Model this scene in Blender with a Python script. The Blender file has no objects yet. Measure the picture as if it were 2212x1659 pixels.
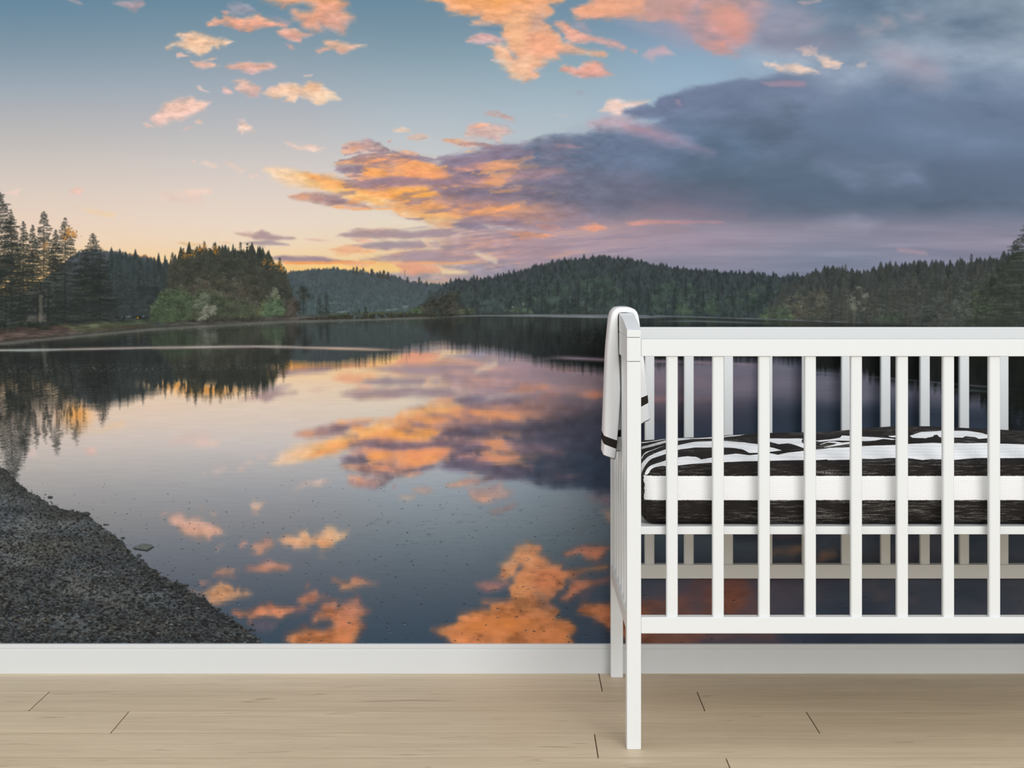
# ---------------------------------------------------------------- the printed mural (computed, never loaded)
import numpy as np
MX0, MY0, MX1, MY1 = -460, -240, 2620, 1400      # extent of the print, in photograph-sized units
MW, MH = MX1 - MX0, MY1 - MY0
_rng = np.random.RandomState(7)
_TAB = _rng.rand(512, 512).astype(np.float32)

def vnoise(x, y, seed=0):
    x = x + seed * 37.31; y = y + seed * 17.77
    xf = np.floor(x); yf = np.floor(y)
    fx = (x - xf).astype(np.float32); fy = (y - yf).astype(np.float32)
    xi = xf.astype(np.int32) & 511; yi = yf.astype(np.int32) & 511
    fx = fx * fx * (3 - 2 * fx); fy = fy * fy * (3 - 2 * fy)
    x1 = (xi + 1) & 511; y1 = (yi + 1) & 511
    a = _TAB[yi, xi]; b = _TAB[yi, x1]; c = _TAB[y1, xi]; d = _TAB[y1, x1]
    return a + (b - a) * fx + (c - a) * fy + (a - b - c + d) * fx * fy

def fbm(x, y, octv=4, seed=0, gain=.5):
    s = 0; a = 1.; n = 0.
    for k in range(octv):
        s = s + a * vnoise(x, y, seed + k * 3)
        n += a; a *= gain; x = x * 2.03 + 11.7; y = y * 2.03 + 5.3
    return s / n

def sstep(a, b, x):
    t = np.clip((x - a) / (b - a), 0, 1)
    return t * t * (3 - 2 * t)

def grid(x0, y0, x1, y1):
    return np.meshgrid(np.arange(x0, x1, dtype=np.float32), np.arange(y0, y1, dtype=np.float32))

def poly_sd(P, X, Y):
    P = np.asarray(P, np.float32); d2 = np.full(X.shape, 1e12, np.float32); ins = np.zeros(X.shape, bool)
    for i in range(len(P)):
        ax, ay = P[i]; bx, by = P[(i + 1) % len(P)]
        ex, ey = bx - ax, by - ay
        wx = X - ax; wy = Y - ay
        t = np.clip((wx * ex + wy * ey) / (ex * ex + ey * ey + 1e-9), 0, 1)
        d2 = np.minimum(d2, (wx - ex * t) ** 2 + (wy - ey * t) ** 2)
        if ay != by:
            c = ((ay > Y) != (by > Y)) & (X < (bx - ax) * (Y - ay) / (by - ay) + ax)
            ins ^= c
    d = np.sqrt(d2)
    return np.where(ins, d, -d)

def pts(s, o=(0, 0), k=1.):
    v = [float(q) for q in s.replace(',', ' ').split()]
    return [(o[0] + v[i] * k, o[1] + v[i + 1] * k) for i in range(0, len(v), 2)]

K1 = 560 / 2212.
ORG = {'a': ((0, 0), K1), 'b': ((400, 0), K1), 'c': ((900, 0), K1), 'd': ((1652, 0), K1),
       'e': ((550, 250), K1), 'f': ((1050, 200), K1), 'p': ((0, 0), 1.), 'g': ((550, 230), 800 / 2212.)}
_seed = [0]

def cloud(L, z, s, col, a=1., soft=5, amp=8, sc=26, col2=None, cdir=(0, 1), tex=.10, st=2.2, mask=None):
    """soft-edged, noise-torn cloud; col at the start of cdir, col2 at its end"""
    o, k = ORG[z]; P = pts(s, o, k); _seed[0] += 1; sd_ = _seed[0]
    xs = [p[0] for p in P]; ys = [p[1] for p in P]
    soft = soft * 1.5 + .8 if soft >= 9 else min(soft * 1.5 + .8, .13 * (max(ys) - min(ys)) + 1.4); amp = min(amp, .35 * (max(ys) - min(ys)) + 1); m = soft * 2 + amp * 2.6 + 4
    x0, x1 = int(max(MX0, min(xs) - m)), int(min(MX1, max(xs) + m))
    y0, y1 = int(max(MY0, min(ys) - m)), int(min(MY1, max(ys) + m))
    if x1 - x0 < 2 or y1 - y0 < 2: return
    X, Y = grid(x0, y0, x1, y1)
    wx = (fbm(X / sc / st, Y / sc, 3, sd_) - .5) * amp * 1.6 * st
    wy = (fbm(X / sc / st, Y / sc, 3, sd_ + 50) - .5) * amp * 1.2
    d = poly_sd(P, X + wx, Y + wy)
    n = fbm(X / sc * 2 / st, Y / sc * 2, 5, sd_ + 90, .6)
    d = d + (n - .5) * amp * 1.6
    al = sstep(-soft * 1.2, soft * .9, d) * a * (.72 + .28 * sstep(0, soft * 1.5 + 5, d + (n - .5) * 12))
    if mask is not None: al = al * mask(X, Y)
    n2 = fbm(X / sc * 1.3 / st, Y / sc * 1.6, 4, sd_ + 130, .55)
    al = al * np.clip(1.0 - tex * 3.2 * np.clip(.62 - n2, 0, 1), 0, 1)
    c = np.empty(X.shape + (3,), np.float32); c[:] = col
    if col2 is not None:
        pr = (X - min(xs)) / (max(xs) - min(xs) + 1) * cdir[0] + (Y - min(ys)) / (max(ys) - min(ys) + 1) * cdir[1]
        if cdir[0] < 0: pr = pr - cdir[0]
        if cdir[1] < 0: pr = pr - cdir[1]
        t = sstep(.05, .95, pr / (abs(cdir[0]) + abs(cdir[1])) + (n2 - .5) * .8)[..., None]
        c = c * (1 - t) + np.asarray(col2, np.float32) * t
    c = c * (1 + (n2 - .5)[..., None] * tex * 2.0)
    S = L[y0 - MY0:y1 - MY0, x0 - MX0:x1 - MX0]
    al = al[..., None]
    S[..., :3] = S[..., :3] * (1 - al) + c * al
    if S.shape[2] == 4: S[..., 3:] = S[..., 3:] * (1 - al) + al

def stamp(L, x, y, rx, ry, col, a=1., hard=2.2):
    x -= MX0; y -= MY0
    x0 = int(max(0, x - rx - 1)); x1 = int(min(L.shape[1], x + rx + 2)); y0 = int(max(0, y - ry - 1)); y1 = int(min(L.shape[0], y + ry + 2))
    if x1 <= x0 or y1 <= y0: return
    dx = (np.arange(x0, x1, dtype=np.float32) - x) / rx; dy = (np.arange(y0, y1, dtype=np.float32) - y) / ry
    m = np.clip((1.15 - (dx * dx)[None, :] - (dy * dy)[:, None]) * hard, 0, 1)[..., None] * np.float32(a)
    S = L[y0:y1, x0:x1]
    S[..., :3] += (np.asarray(col, np.float32) - S[..., :3]) * m
    if S.shape[2] == 4: S[..., 3:] += (1 - S[..., 3:]) * m

def over(dst, src):
    a = src[..., 3:]
    dst[..., :3] = dst[..., :3] * (1 - a) + src[..., :3] * a

def jit(c, v, h=.0):
    k = 1 + (_rng.rand() - .5) * 2 * v
    return (c[0] * k + (_rng.rand() - .5) * h, c[1] * k + (_rng.rand() - .5) * h, c[2] * k + (_rng.rand() - .5) * h)

def conifer(L, x, yt, yb, w, col, dens=1., gap=3.2, droop=.32, light=None, bare=.0, a=.75, flow=.85):
    """a conifer of uneven, drooping boughs built of small needle sprays"""
    h = yb - yt
    for yy in np.arange(yt, yb, 2.):
        stamp(L, x + np.sin(yy * .05) * .5, yy, .5 + 1.1 * (yy - yt) / h, 1.6, (col[0] * .8, col[1] * .78, col[2] * .76), .6, 1.4)
    y = yt + 1.5; lopl, lopr = 1., 1.
    while y < yb - 2:
        t = (y - yt) / h
        lopl = .6 * lopl + .4 * (.5 + .9 * _rng.rand()); lopr = .6 * lopr + .4 * (.5 + .9 * _rng.rand())
        for sgn, lop in ((-1, lopl), (1, lopr)):
            if _rng.rand() < bare: continue
            ln = w * (t ** flow) * lop * (.55 + .6 * _rng.rand()) + 1.
            dr = droop * (.3 + 1.0 * _rng.rand()) * (.5 + t)
            n = max(2, int(ln / 1.7 * dens)); sh = .82 + .36 * _rng.rand()
            if light is not None and _rng.rand() < .16: cc = [v * sh for v in light]
            else: cc = [v * sh for v in col]
            for q in (np.arange(n) + _rng.rand(n)) / n:
                stamp(L, x + sgn * ln * q, y + dr * ln * q * (1 - .6 * q) + (_rng.rand() - .5) * 2.4, 1.0 + 1.1 * _rng.rand(), .7 + .7 * _rng.rand(), jit(cc, .12, 5), a, 1.3)
        y += gap * (.6 + .6 * _rng.rand())

def bushes(L, s, n, r, dark, lightc, o=(0, 0), k=1., a=.9, leaf=10):
    """leafy crowns: dark mass, then lit leaf sprays on the upper side"""
    P = pts(s, o, k); xs = [p[0] for p in P]; ys = [p[1] for p in P]
    C = np.stack([_rng.uniform(min(xs), max(xs), n * 4), _rng.uniform(min(ys), max(ys), n * 4)], 1).astype(np.float32)
    C = C[poly_sd(P, C[:, 0], C[:, 1]) > 0][:n]; C = C[np.argsort(C[:, 1])]; sd_ = poly_sd(P, C[:, 0], C[:, 1])
    for (x, y), d in zip(C, sd_):
        rr = r * (.6 + .8 * _rng.rand()); tone = .8 + .4 * _rng.rand()
        if d > rr * .45: stamp(L, x, y, rr * .72, rr * .58, jit([c * tone for c in dark], .08, 5), a, 1.6)
        for i in range(int(leaf * 1.5)):
            an = _rng.rand() * 6.283; q = np.sqrt(_rng.rand()) * rr * 1.12
            lx, ly = x + np.cos(an) * q, y + np.sin(an) * q * .8
            up = np.clip(.5 - np.sin(an) * q / rr * .5, 0, 1) * .8 + .1 * _rng.rand()
            c = [(dark[j] * (1 - up) + lightc[j] * up) * tone for j in range(3)]
            stamp(L, lx, ly, .9 + 1.1 * _rng.rand(), .7 + .8 * _rng.rand(), jit(c, .12, 5), .6, 1.2)

def curve(s):
    v = pts(s); return np.interp(np.arange(MX0, MX1), [p[0] for p in v], [p[1] for p in v])

def forest(L, ridge, base, rows, tw, th, ctop, cbot, x0=MX0, x1=MX1, pw=1.3, var=.2, edge=None, shade=.35):
    """rows of small conifers down a slope from ridge to base"""
    R = np.asarray(ridge); B = np.asarray(base); xs = np.arange(MX0, MX1)
    for r in range(rows):
        f = (r / max(rows - 1, 1)) ** pw
        line = R + (B - R) * f
        top = np.full(MW, 1e9); sh = np.ones((MW, 3))
        x = x0
        while x < x1:
            w = tw * (.6 + .9 * _rng.rand()); h = th * (.45 + 1.0 * _rng.rand()); i = int(x - MX0)
            if 0 <= i < MW:
                yt = line[i] - h + (_rng.rand() - .5) * th * .5
                a, b = max(0, int(i - w * 2)), min(MW, int(i + w * 2) + 1)
                q = np.abs(np.arange(a, b) - i)
                prof = yt + np.maximum(0, q - .4) * (h / w) * .85 + _rng.rand(b - a) * 1.6
                m = prof < top[a:b]
                top[a:b][m] = prof[m]
                t = 1 + (_rng.rand() - .5) * 2 * var
                sh[a:b][m] = (t * (1 + (_rng.rand() - .5) * .1), t, t * (1 + (_rng.rand() - .5) * .1))
            x += w * (.55 + .5 * _rng.rand())
        top = np.minimum(top, line + th * .6)
        top[(xs < x0) | (xs > x1)] = 1e9
        ok = top < 1e8
        if not ok.any(): continue
        ya = int(max(0, top[ok].min() - MY0 - 2)); yb = int(min(MH, max(B[ok].max(), top[ok].max()) - MY0 + 3))
        Y = np.arange(ya, yb)[:, None] + MY0
        al = np.clip(Y - top[None, :] + .5, 0, 1) * (Y <= (B + 2)[None, :])
        dp = np.clip((Y - top[None, :]) / (th * 2.2), 0, 1)[..., None]
        c = (np.asarray(ctop) * (1 - f) + np.asarray(cbot) * f)[None, None, :] * sh[None] * (1 + .10 - shade * dp)
        if edge is not None and r == 0:
            g = np.interp(xs, [e[0] for e in edge[0]], [e[1] for e in edge[0]])[None, :, None] * np.exp(-dp * edge[2])
            c = c * (1 - g) + np.asarray(edge[1]) * g
        S = L[ya:yb]; al = al[..., None].astype(np.float32)
        S[..., :3] = S[..., :3] * (1 - al) + c * al
        S[..., 3:] = S[..., 3:] * (1 - al) + al

def sample(L, X, Y):
    x = np.clip(X - MX0, 0, MW - 1.01); y = np.clip(Y - MY0, 0, MH - 1.01)
    xi = x.astype(np.int32); yi = y.astype(np.int32); fx = (x - xi)[..., None]; fy = (y - yi)[..., None]
    return (L[yi, xi] * (1 - fx) + L[yi, xi + 1] * fx) * (1 - fy) + (L[yi + 1, xi] * (1 - fx) + L[yi + 1, xi + 1] * fx) * fy

def fit_warp(pairs, quad=True):
    P = np.asarray(pairs, float); x, y = P[:, 0] / 1000, P[:, 1] / 1000
    A = np.stack([np.ones_like(x), x, y, x * y, x * x] + ([y * y] if quad else []), 1)
    cx = np.linalg.lstsq(A, P[:, 2] - P[:, 0], rcond=None)[0]; cy = np.linalg.lstsq(A, P[:, 3] + P[:, 1], rcond=None)[0]
    def f(X, Y):
        x, y = X / 1000, Y / 1000
        T = [1, x, y, x * y, x * x] + ([y * y] if quad else [])
        return X + sum(c * t for c, t in zip(cx, T)), -Y + sum(c * t for c, t in zip(cy, T))
    return f

# ---- sky: clear gradient as a table of prints colours, rows by height, columns by place
SKY_Y = [-240, 0, 60, 120, 180, 240, 300, 360, 420, 480, 520, 560, 620]
SKY_X = [0, 600, 900, 1200, 1500, 1800, 2212]
SKY = [
 [(80,115,140),(103,136,157),(118,144,161),(135,154,168),(155,168,179),(175,178,182),(191,187,185),(207,198,190),(221,206,193),(233,210,190),(238,212,184),(243,208,160),(242,192,125)],
 [(82,116,145),(106,138,157),(122,148,164),(141,159,172),(159,171,182),(177,181,187),(193,192,192),(210,202,197),(224,210,199),(233,216,199),(238,216,190),(244,212,164),(245,195,120)],
 [(82,118,148),(108,139,158),(120,147,163),(136,160,173),(156,174,184),(174,186,194),(190,197,201),(206,206,204),(222,214,204),(231,218,198),(232,212,180),(238,205,155),(236,190,130)],
 [(90,120,150),(113,142,162),(123,150,168),(138,164,179),(154,176,188),(171,187,197),(182,193,199),(188,190,196),(180,165,165),(178,152,150),(176,152,156),(160,148,160),(145,142,158)],
 [(110,130,155),(120,145,170),(128,152,178),(142,168,190),(154,179,198),(160,182,200),(150,168,188),(120,135,155),(105,115,135),(145,138,152),(158,145,160),(146,142,158),(132,136,154)],
 [(110,128,150),(120,140,160),(135,152,170),(150,165,182),(140,155,176),(112,132,156),(106,128,152),(95,112,132),(92,108,126),(140,136,152),(150,148,164),(135,140,158),(126,132,150)],
 [(112,128,148),(118,136,152),(124,141,158),(134,150,168),(128,146,168),(118,138,162),(112,132,156),(106,124,146),(104,120,140),(142,140,156),(150,144,160),(140,138,156),(130,134,152)]]

def paint_sky(S):
    X, Y = grid(MX0, MY0, MX1, 760)
    T = np.asarray(SKY, np.float32)
    yy = np.clip(Y[:, 0], SKY_Y[0], SKY_Y[-1]); xx = np.clip(X[0], SKY_X[0], SKY_X[-1])
    cols = np.stack([np.stack([np.interp(yy, SKY_Y, T[i, :, c]) for c in range(3)], 1) for i in range(len(SKY_X))], 0)   # col, y, 3
    i = np.clip(np.searchsorted(SKY_X, xx, 'right') - 1, 0, len(SKY_X) - 2)
    f = (xx - np.asarray(SKY_X)[i]) / (np.asarray(SKY_X)[i + 1] - np.asarray(SKY_X)[i]); f = f * f * (3 - 2 * f)
    base = cols[i] * (1 - f)[:, None, None] + cols[i + 1] * f[:, None, None]
    S[:760 - MY0, :, :3] = base.transpose(1, 0, 2); S[760 - MY0:, :, :3] = S[759 - MY0, :, :3]
    base0 = S[:760 - MY0].copy()
    C = lambda *a, **k: cloud(S, *a, **k)
    # -- soft grey mottling, upper right
    n = fbm(X / 150, Y / 60, 5, 300, .55)
    m = sstep(1560, 1800, X + (n - .5) * 200) * sstep(470, 330, Y)
    S[:760 - MY0, :, :3] += ((n - .5) * 70 * m)[..., None] * np.asarray((1.1, 1, .92), np.float32)
    n = fbm(X / 260, Y / 18, 4, 310, .55)
    m = sstep(1000, 1250, X) * sstep(470, 490, Y)
    S[:760 - MY0, :, :3] += ((n - .5) * 34 * m)[..., None] * np.asarray((1.2, 1, .95), np.float32)
    # -- little clouds, upper left
    pk, pe, og = (226,172,158), (242,200,170), (240,168,122)
    C('a', '560 0 620 -20 700 30 720 50 660 40 600 20', (205,165,165), .6, 4, 6)
    C('a', '980 30 1050 0 1200 -10 1200 40 1140 100 1090 100 1060 60', (215,165,160), .65, 5, 9)
    C('b', '370 40 430 30 560 20 620 110 500 120 400 130', (172,158,168), .6, 7, 8)
    C('b', '170 190 230 138 300 158 330 128 420 150 560 130 620 118 700 160 850 190 870 215 740 230 650 240 570 268 450 258 400 240 330 210 250 215 180 222', (236,178,150), 1, 2.5, 6, 14, (238,165,138))
    C('b', '305 95 350 90 365 110 330 122', (230,170,150), .9, 2, 4)
    C('b', '780 270 850 235 950 240 1050 290 1085 300 980 325 970 355 910 350 830 310', (238,178,150), 1, 2.5, 5, 14, (232,165,148))
    C('b', '845 370 900 380 940 420 890 410', (225,170,155), .8, 2.5, 4)
    C('b', '700 120 800 140 900 190 880 230 760 180', (180,160,168), .6, 5, 8)
    C('b', '620 -10 820 30 835 60 880 28 1000 26 1075 60 1060 92 980 104 925 80 905 110 930 150 1000 185 1000 222 1040 250 1140 264 1180 220 1250 255 1330 275 1365 200 1440 140 1350 90 1370 30 1300 -60 1240 -200 1000 -260 760 -160', (243,170,118), 1, 6, 8, 22, (230,166,140), tex=.08)
    C('b', '1190 120 1330 60 1360 150 1340 230 1230 240', (205,162,152), .55, 14, 10)
    C('b', '1105 430 1200 400 1190 350 1290 350 1400 375 1550 380 1450 420 1350 460 1290 420 1200 430 1130 450', (240,190,155), 1, 2.5, 5, 14, (228,172,155))
    C('b', '340 565 400 540 560 525 740 545 757 580 680 600 600 640 520 620 420 590', (238,182,158), 1, 2.5, 5, 16, (214,172,168))
    C('b', '60 525 150 522 245 545 240 565 170 585 80 570', (238,188,165), 1, 2, 4, 12)
    C('b', '160 508 210 492 262 490 220 512', (236,188,168), 1, 2, 3, 12)
    C('b', '270 560 300 550 300 566', (236,188,168), .8, 2, 2, 12)
    C('a', '1415 402 1500 360 1550 340 1515 290 1640 272 1750 300 1880 320 1985 345 1930 390 1860 380 1885 425 1820 400 1780 425 1700 470 1640 440 1560 420 1500 390', (244,196,160), 1, 2.5, 6, 14, (242,202,168))
    C('a', '1495 452 1530 443 1625 480 1550 482 1500 492', (228,184,168), 1, 2, 3, 12)
    C('a', '1680 735 1710 728 1735 765 1790 788 1740 780 1695 760', (232,198,182), 1, 2, 3, 12)
    C('b', '400 688 480 678 560 715 640 745 632 822 560 820 440 775 436 740 455 710', (236,192,172), 1, 2.5, 5, 14, (228,184,176))
    C('b', '310 745 350 742 415 792 360 802 318 782', (230,188,178), 1, 3, 4, 12)
    C('b', '655 795 720 740 800 728 800 710 940 710 1000 732 1060 696 1150 708 1200 750 1300 820 1322 848 1220 850 1180 890 1120 898 1060 848 980 815 940 872 840 860 880 820 760 835', (241,196,166), 1, 2.5, 3.5, 14, (246,212,178), (1, .2), tex=.06)
    C('b', '1050 705 1150 712 1180 760 1090 780 1010 760', (232,178,140), .6, 6, 6, 14)
    C('b', '1000 640 1080 632 1060 650 1010 650', (232,190,168), .9, 2, 3)
    C('a', '1295 1015 1340 940 1420 868 1520 845 1610 832 1700 868 1790 870 1740 910 1680 960 1560 1015 1480 1020 1440 1060 1380 1095 1320 1070', (240,196,176), 1, 4, 7, 16, (232,194,182), tex=.14)
    C('a', '1198 1048 1250 1043 1305 1078 1240 1082', (234,200,186), 1, 2, 3)
    C('a', '1645 1035 1690 1020 1725 1052 1670 1058', (236,200,182), 1, 2, 3)
    C('a', '1545 1115 1580 1085 1645 1078 1600 1110', (228,198,186), .8, 3, 3)
    C('b', '443 1070 500 1045 582 1080 584 1110 500 1118 480 1138 450 1100', (240,206,186), 1, 2.5, 5, 12)
    C('b', '430 1020 480 1000 520 1040 470 1050', (222,196,188), .6, 5, 5)
    C('b', '828 1208 900 1218 1000 1240 1100 1230 1205 1268 1120 1282 1040 1282 950 1258', (240,208,192), 1, 2.5, 5, 14)
    for q in ('135 1390 180 1368 250 1395 258 1432 180 1425', '358 1385 400 1380 450 1430 520 1440 480 1468 400 1432', '535 1490 600 1488 650 1520 560 1524', '40 1365 80 1360 70 1390', '20 1630 230 1610 240 1660 40 1670'):
        C('b', q, (238,208,190), .7, 4, 5)
    C('b', '1745 1115 1800 1090 1840 1080 1900 1105 1925 1132 1800 1132', (242,208,182), 1, 2, 4)
    C('b', '1880 1175 1930 1150 2030 1122 2085 1165 2000 1202 1940 1195', (240,204,180), 1, 2.5, 5)
    C('b', '1730 1195 1760 1190 1755 1210 1735 1212', (240,190,170), 1, 2, 2)
    C('p', '150 415 165 404 182 408 176 420', (240,190,175), .7, 4, 3); C('p', '10 415 40 408 38 422', (240,205,195), .7, 5, 4)
    C('p', '170 448 190 450 250 462 245 468 200 460', (240,208,165), .8, 3, 3); C('p', '340 415 430 405 440 440 360 435', (238,205,192), .5, 8, 6)
    C('p', '380 523 400 521 440 527 410 532', (232,185,130), .8, 3, 2); C('p', '470 523 490 522 498 526', (232,175,130), .8, 2, 2)
    # -- the broad cloud over the middle (upper) and its neighbours
    C('c', '10 -10 200 20 250 90 400 130 540 128 560 160 470 172 468 198 600 205 740 215 745 330 790 372 785 400 720 366 615 388 690 432 660 512 780 550 800 582 750 600 830 622 772 655 860 668 900 692 990 664 1022 612 1080 552 1130 492 1222 505 1200 440 1300 440 1450 470 1610 492 1580 430 1400 410 1250 350 1200 280 1130 258 1108 180 1160 50 1255 12 1300 -60 1200 -260 700 -320 200 -200', (246,172,120), 1, 4, 8, 18, (236,178,146), tex=.07)
    C('c', '300 -20 700 -60 900 10 700 60 420 40', (252,170,92), .8, 12, 10, 30)
    C('c', '770 220 850 120 950 110 960 250 930 360 870 400 800 360', (246,190,146), .8, 9, 10, 26, tex=.05)
    C('c', '980 120 1100 60 1110 180 1090 260 1000 280', (192,164,156), .75, 9, 8, 22)
    C('c', '690 380 780 400 800 500 860 500 860 570 940 470 1000 500 990 600 900 680 820 640 700 510', (247,202,166), .75, 6, 8, 16, tex=.06)
    C('c', '940 300 1150 262 1230 360 1330 430 1150 470 1000 480', (236,166,132), .75, 8, 8, 20, tex=.06)
    C('c', '780 425 830 450 870 490 830 500 790 470', (150,160,172), .8, 4, 5)
    C('c', '520 215 640 205 740 232 720 265 600 250', (112,142,166), .9, 4, 6)
    C('c', '430 355 465 305 550 278 640 288 745 340 700 372 540 370', (228,170,160), 1, 2.5, 4, 14, (222,178,172))
    C('p', '1232 30 1250 12 1280 -2 1330 -40 1450 -90 1520 -40 1500 20 1470 44 1430 46 1400 44 1330 40 1250 40', (234,164,132), 1, 4, 8, 22, (214,158,146), (1, .2), tex=.14)
    C('p', '1380 -30 1560 -60 1700 -60 1650 20 1640 50 1620 84 1582 116 1530 104 1490 82 1450 50 1400 30', (198,158,152), .8, 10, 12, 28, (204,150,146), tex=.2)
    C('p', '1330 5 1420 -10 1480 26 1440 44 1350 36', (190,156,150), .75, 10, 8, 30)
    C('p', '1530 10 1580 0 1622 30 1628 70 1600 88 1560 60', (228,154,132), .5, 10, 14, 22); C('p', '1500 84 1560 92 1584 112 1540 116', (226,150,132), .7, 6, 6, 18)
    C('p', '1340 48 1480 56 1560 112 1480 100 1380 64', (172,160,174), .6, 9, 8, 24)
    C('p', '1470 20 1520 10 1530 60 1490 60', (160,150,160), .5, 10, 8, 20)
    C('p', '1600 20 1700 0 1780 40 1720 95 1620 110', (170,158,172), .6, 16, 14, 34)
    C('p', '1640 60 1720 84 1800 78 1790 112 1700 120 1640 100', (140,140,158), .6, 12, 10, 34, st=3)
    # curl of cloud over the middle
    C('c', '575 985 615 950 700 945 790 990 850 1040 780 1030 690 985', (202,168,160), .9, 4, 6, 14)
    C('c', '370 1180 430 1085 530 1048 640 1055 720 1075 800 1125 755 1150 700 1215 640 1190 520 1180', (226,178,162), .85, 6, 8, 16, (214,182,172))
    C('c', '440 1090 540 1050 620 1062 540 1085', (240,176,146), .8, 4, 4); C('c', '640 1050 760 1075 830 1130 740 1110', (186,160,160), .7, 5, 6); C('c', '520 1140 640 1130 700 1170 600 1180', (196,164,160), .7, 5, 5)
    C('c', '220 1205 330 1190 480 1200 620 1230 740 1262 860 1290 720 1296 560 1250 380 1252', (240,176,146), .95, 4, 6, 16, (236,172,146), st=3)
    C('c', '1170 200 1180 180 1270 172 1330 230 1430 280 1600 330 1700 350 1810 400 1760 432 1680 400 1500 350 1420 358 1310 362 1260 290', (232,168,142), 1, 3.5, 6, 16, (220,168,160), (1, .3))
    C('c', '1330 200 1440 180 1500 270 1420 280', (176,160,172), .7, 6, 6)
    C('c', '1810 420 1880 420 1870 460 1830 440', (214,168,160), .7, 3, 3)
    C('c', '1220 590 1270 552 1360 575 1450 525 1500 518 1580 555 1665 640 1560 652 1440 672 1340 640', (240,172,144), 1, 3, 5, 14, (224,164,152))
    C('c', '1500 520 1600 530 1650 600 1580 580', (170,158,172), .6, 6, 5)
    C('c', '1920 480 1970 420 2100 380 2180 470 2060 482 2020 525', (200,168,174), .85, 5, 6)
    C('c', '1330 770 1400 765 1450 800 1380 805', (172,172,186), .6, 5, 4); C('c', '1170 980 1330 985 1280 1005', (196,190,194), .6, 5, 4)
    C('p', '1510 16 1560 8 1604 14 1624 58 1612 84 1580 92 1556 66 1520 50', (226,160,138), .45, 9, 12, 20, (222,152,140), tex=.08); C('p', '1240 26 1270 8 1330 -8 1400 -6 1380 26 1330 34 1270 36', (236,170,134), .8, 6, 7, 20, tex=.06)
    # -- peach puffs and pink scraps, upper right
    C('d', '240 415 330 388 440 405 455 450 340 470 300 430', (226,196,184), .85, 5, 7, 16)
    C('d', '-20 520 90 520 110 548 240 540 330 560 440 590 430 620 300 640 200 610 100 612 80 560 0 550', (236,204,184), .95, 4, 8, 14)
    C('d', '455 470 510 475 560 490 630 540 620 580 490 575 500 540', (236,202,184), .9, 4, 7, 14)
    C('d', '770 540 860 520 880 570 800 570', (205,184,180), .7, 7, 6); C('d', '980 160 1080 150 1080 210 1000 215', (190,172,170), .75, 9, 7)
    C('d', '1180 120 1340 110 1350 160 1240 170', (172,164,174), .7, 10, 8); C('d', '810 230 980 240 970 300 840 290', (172,164,172), .7, 9, 8)
    C('d', '280 20 480 -10 470 20 330 50', (196,172,172), .7, 6, 5); C('d', '560 20 460 50 500 80 600 40', (116,152,182), .7, 7, 6)
    C('d', '950 430 1150 400 1500 600 1520 680 1300 700 1100 600', (158,150,164), .75, 20, 14, 40)
    C('d', '0 330 200 300 700 290 800 400 500 390 60 390', (132,134,154), .75, 14, 10, 34)
    C('d', '1340 370 1480 380 1620 500 1500 510', (160,172,190), .6, 16, 10, 30)
    # -- the long dark cloud bank
    bank = (110, 124, 148)
    C('p', '1560 235 1700 200 1900 215 2100 200 2600 150 2600 468 1900 470 1700 456 1500 456 1350 452 1200 432 1120 400 1300 330', (108,124,148), .95, 26, 16, 50, (96,110,130), (0, 1), st=3)
    C('p', '955 345 1010 328 1060 322 1120 312 1200 300 1380 300 1420 400 1350 470 1200 486 1050 480 1000 440 940 400', (132,126,146), .92, 9, 9, 26, (112,114,134), (1, .2), st=3)
    C('p', '1060 322 1120 312 1165 300 1200 287 1245 292 1292 277 1350 280 1420 260 1380 250 1340 246 1356 234 1395 228 1412 230 1424 212 1458 200 1510 188 1560 176 1640 172 1700 160 1745 154 1800 170 1900 200 1900 440 1300 440 1100 400', bank, .97, 4, 9, 26, (98,113,134), (0, 1), tex=.10, st=2.6, mask=lambda X, Y: sstep(1880, 1640, X) * sstep(420, 330, Y))
    C('p', '1420 330 1560 300 1750 330 2000 390 2000 440 1700 436 1500 426', (90,107,125), .8, 36, 20, 60, st=3)
    C('p', '1480 200 1580 180 1700 176 1760 200 1640 240 1500 250', (112,124,150), .7, 14, 12, 34); C('p', '1600 200 1760 190 1800 230 1680 250', (126,142,164), .55, 18, 12, 30)
    C('p', '1250 300 1400 295 1500 330 1400 360 1250 340', (112,126,154), .6, 24, 12, 40, st=3)
    C('p', '1780 350 1980 360 2000 400 1850 400', (124,138,162), .7, 20, 12, 40, st=3); C('p', '1900 250 2160 280 2300 340 2000 320', (120,140,166), .5, 30, 14, 50); C('p', '1750 250 1900 290 2000 330 1850 330', (108,132,158), .5, 26, 14, 50)
    C('p', '1150 405 1350 395 1600 420 1620 450 1300 462 1150 440', (106,108,126), .7, 20, 10, 40, st=3)
    C('p', '1640 176 1700 172 1746 178 1740 186 1670 187', (166,140,155), .8, 5, 4)
    C('p', '1480 270 1640 300 1600 350 1450 340', (100,126,152), .5, 26, 12, 40)
    C('p', '1780 350 1980 360 2000 400 1850 400', (124,138,162), .6, 22, 12, 40, st=3); C('p', '1900 250 2160 280 2300 340 2000 320', (120,140,166), .5, 30, 14, 50)
    C('p', '1150 405 1350 395 1600 420 1620 450 1300 462 1150 440', (106,108,126), .7, 20, 10, 40, st=3)
    C('f', '910 265 1000 215 1100 205 1230 212 1330 270 1500 320 1700 400 1900 520 1700 480 1450 400 1180 312 1000 292', (196,150,158), .85, 10, 8, 26, (160,146,168), (1, .5), st=2.5)
    C('f', '965 165 1010 110 1060 70 1110 46 1200 66 1385 66 1330 110 1200 132 1140 185', (238,206,188), 1, 5, 6, 16, (232,200,188))
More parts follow.
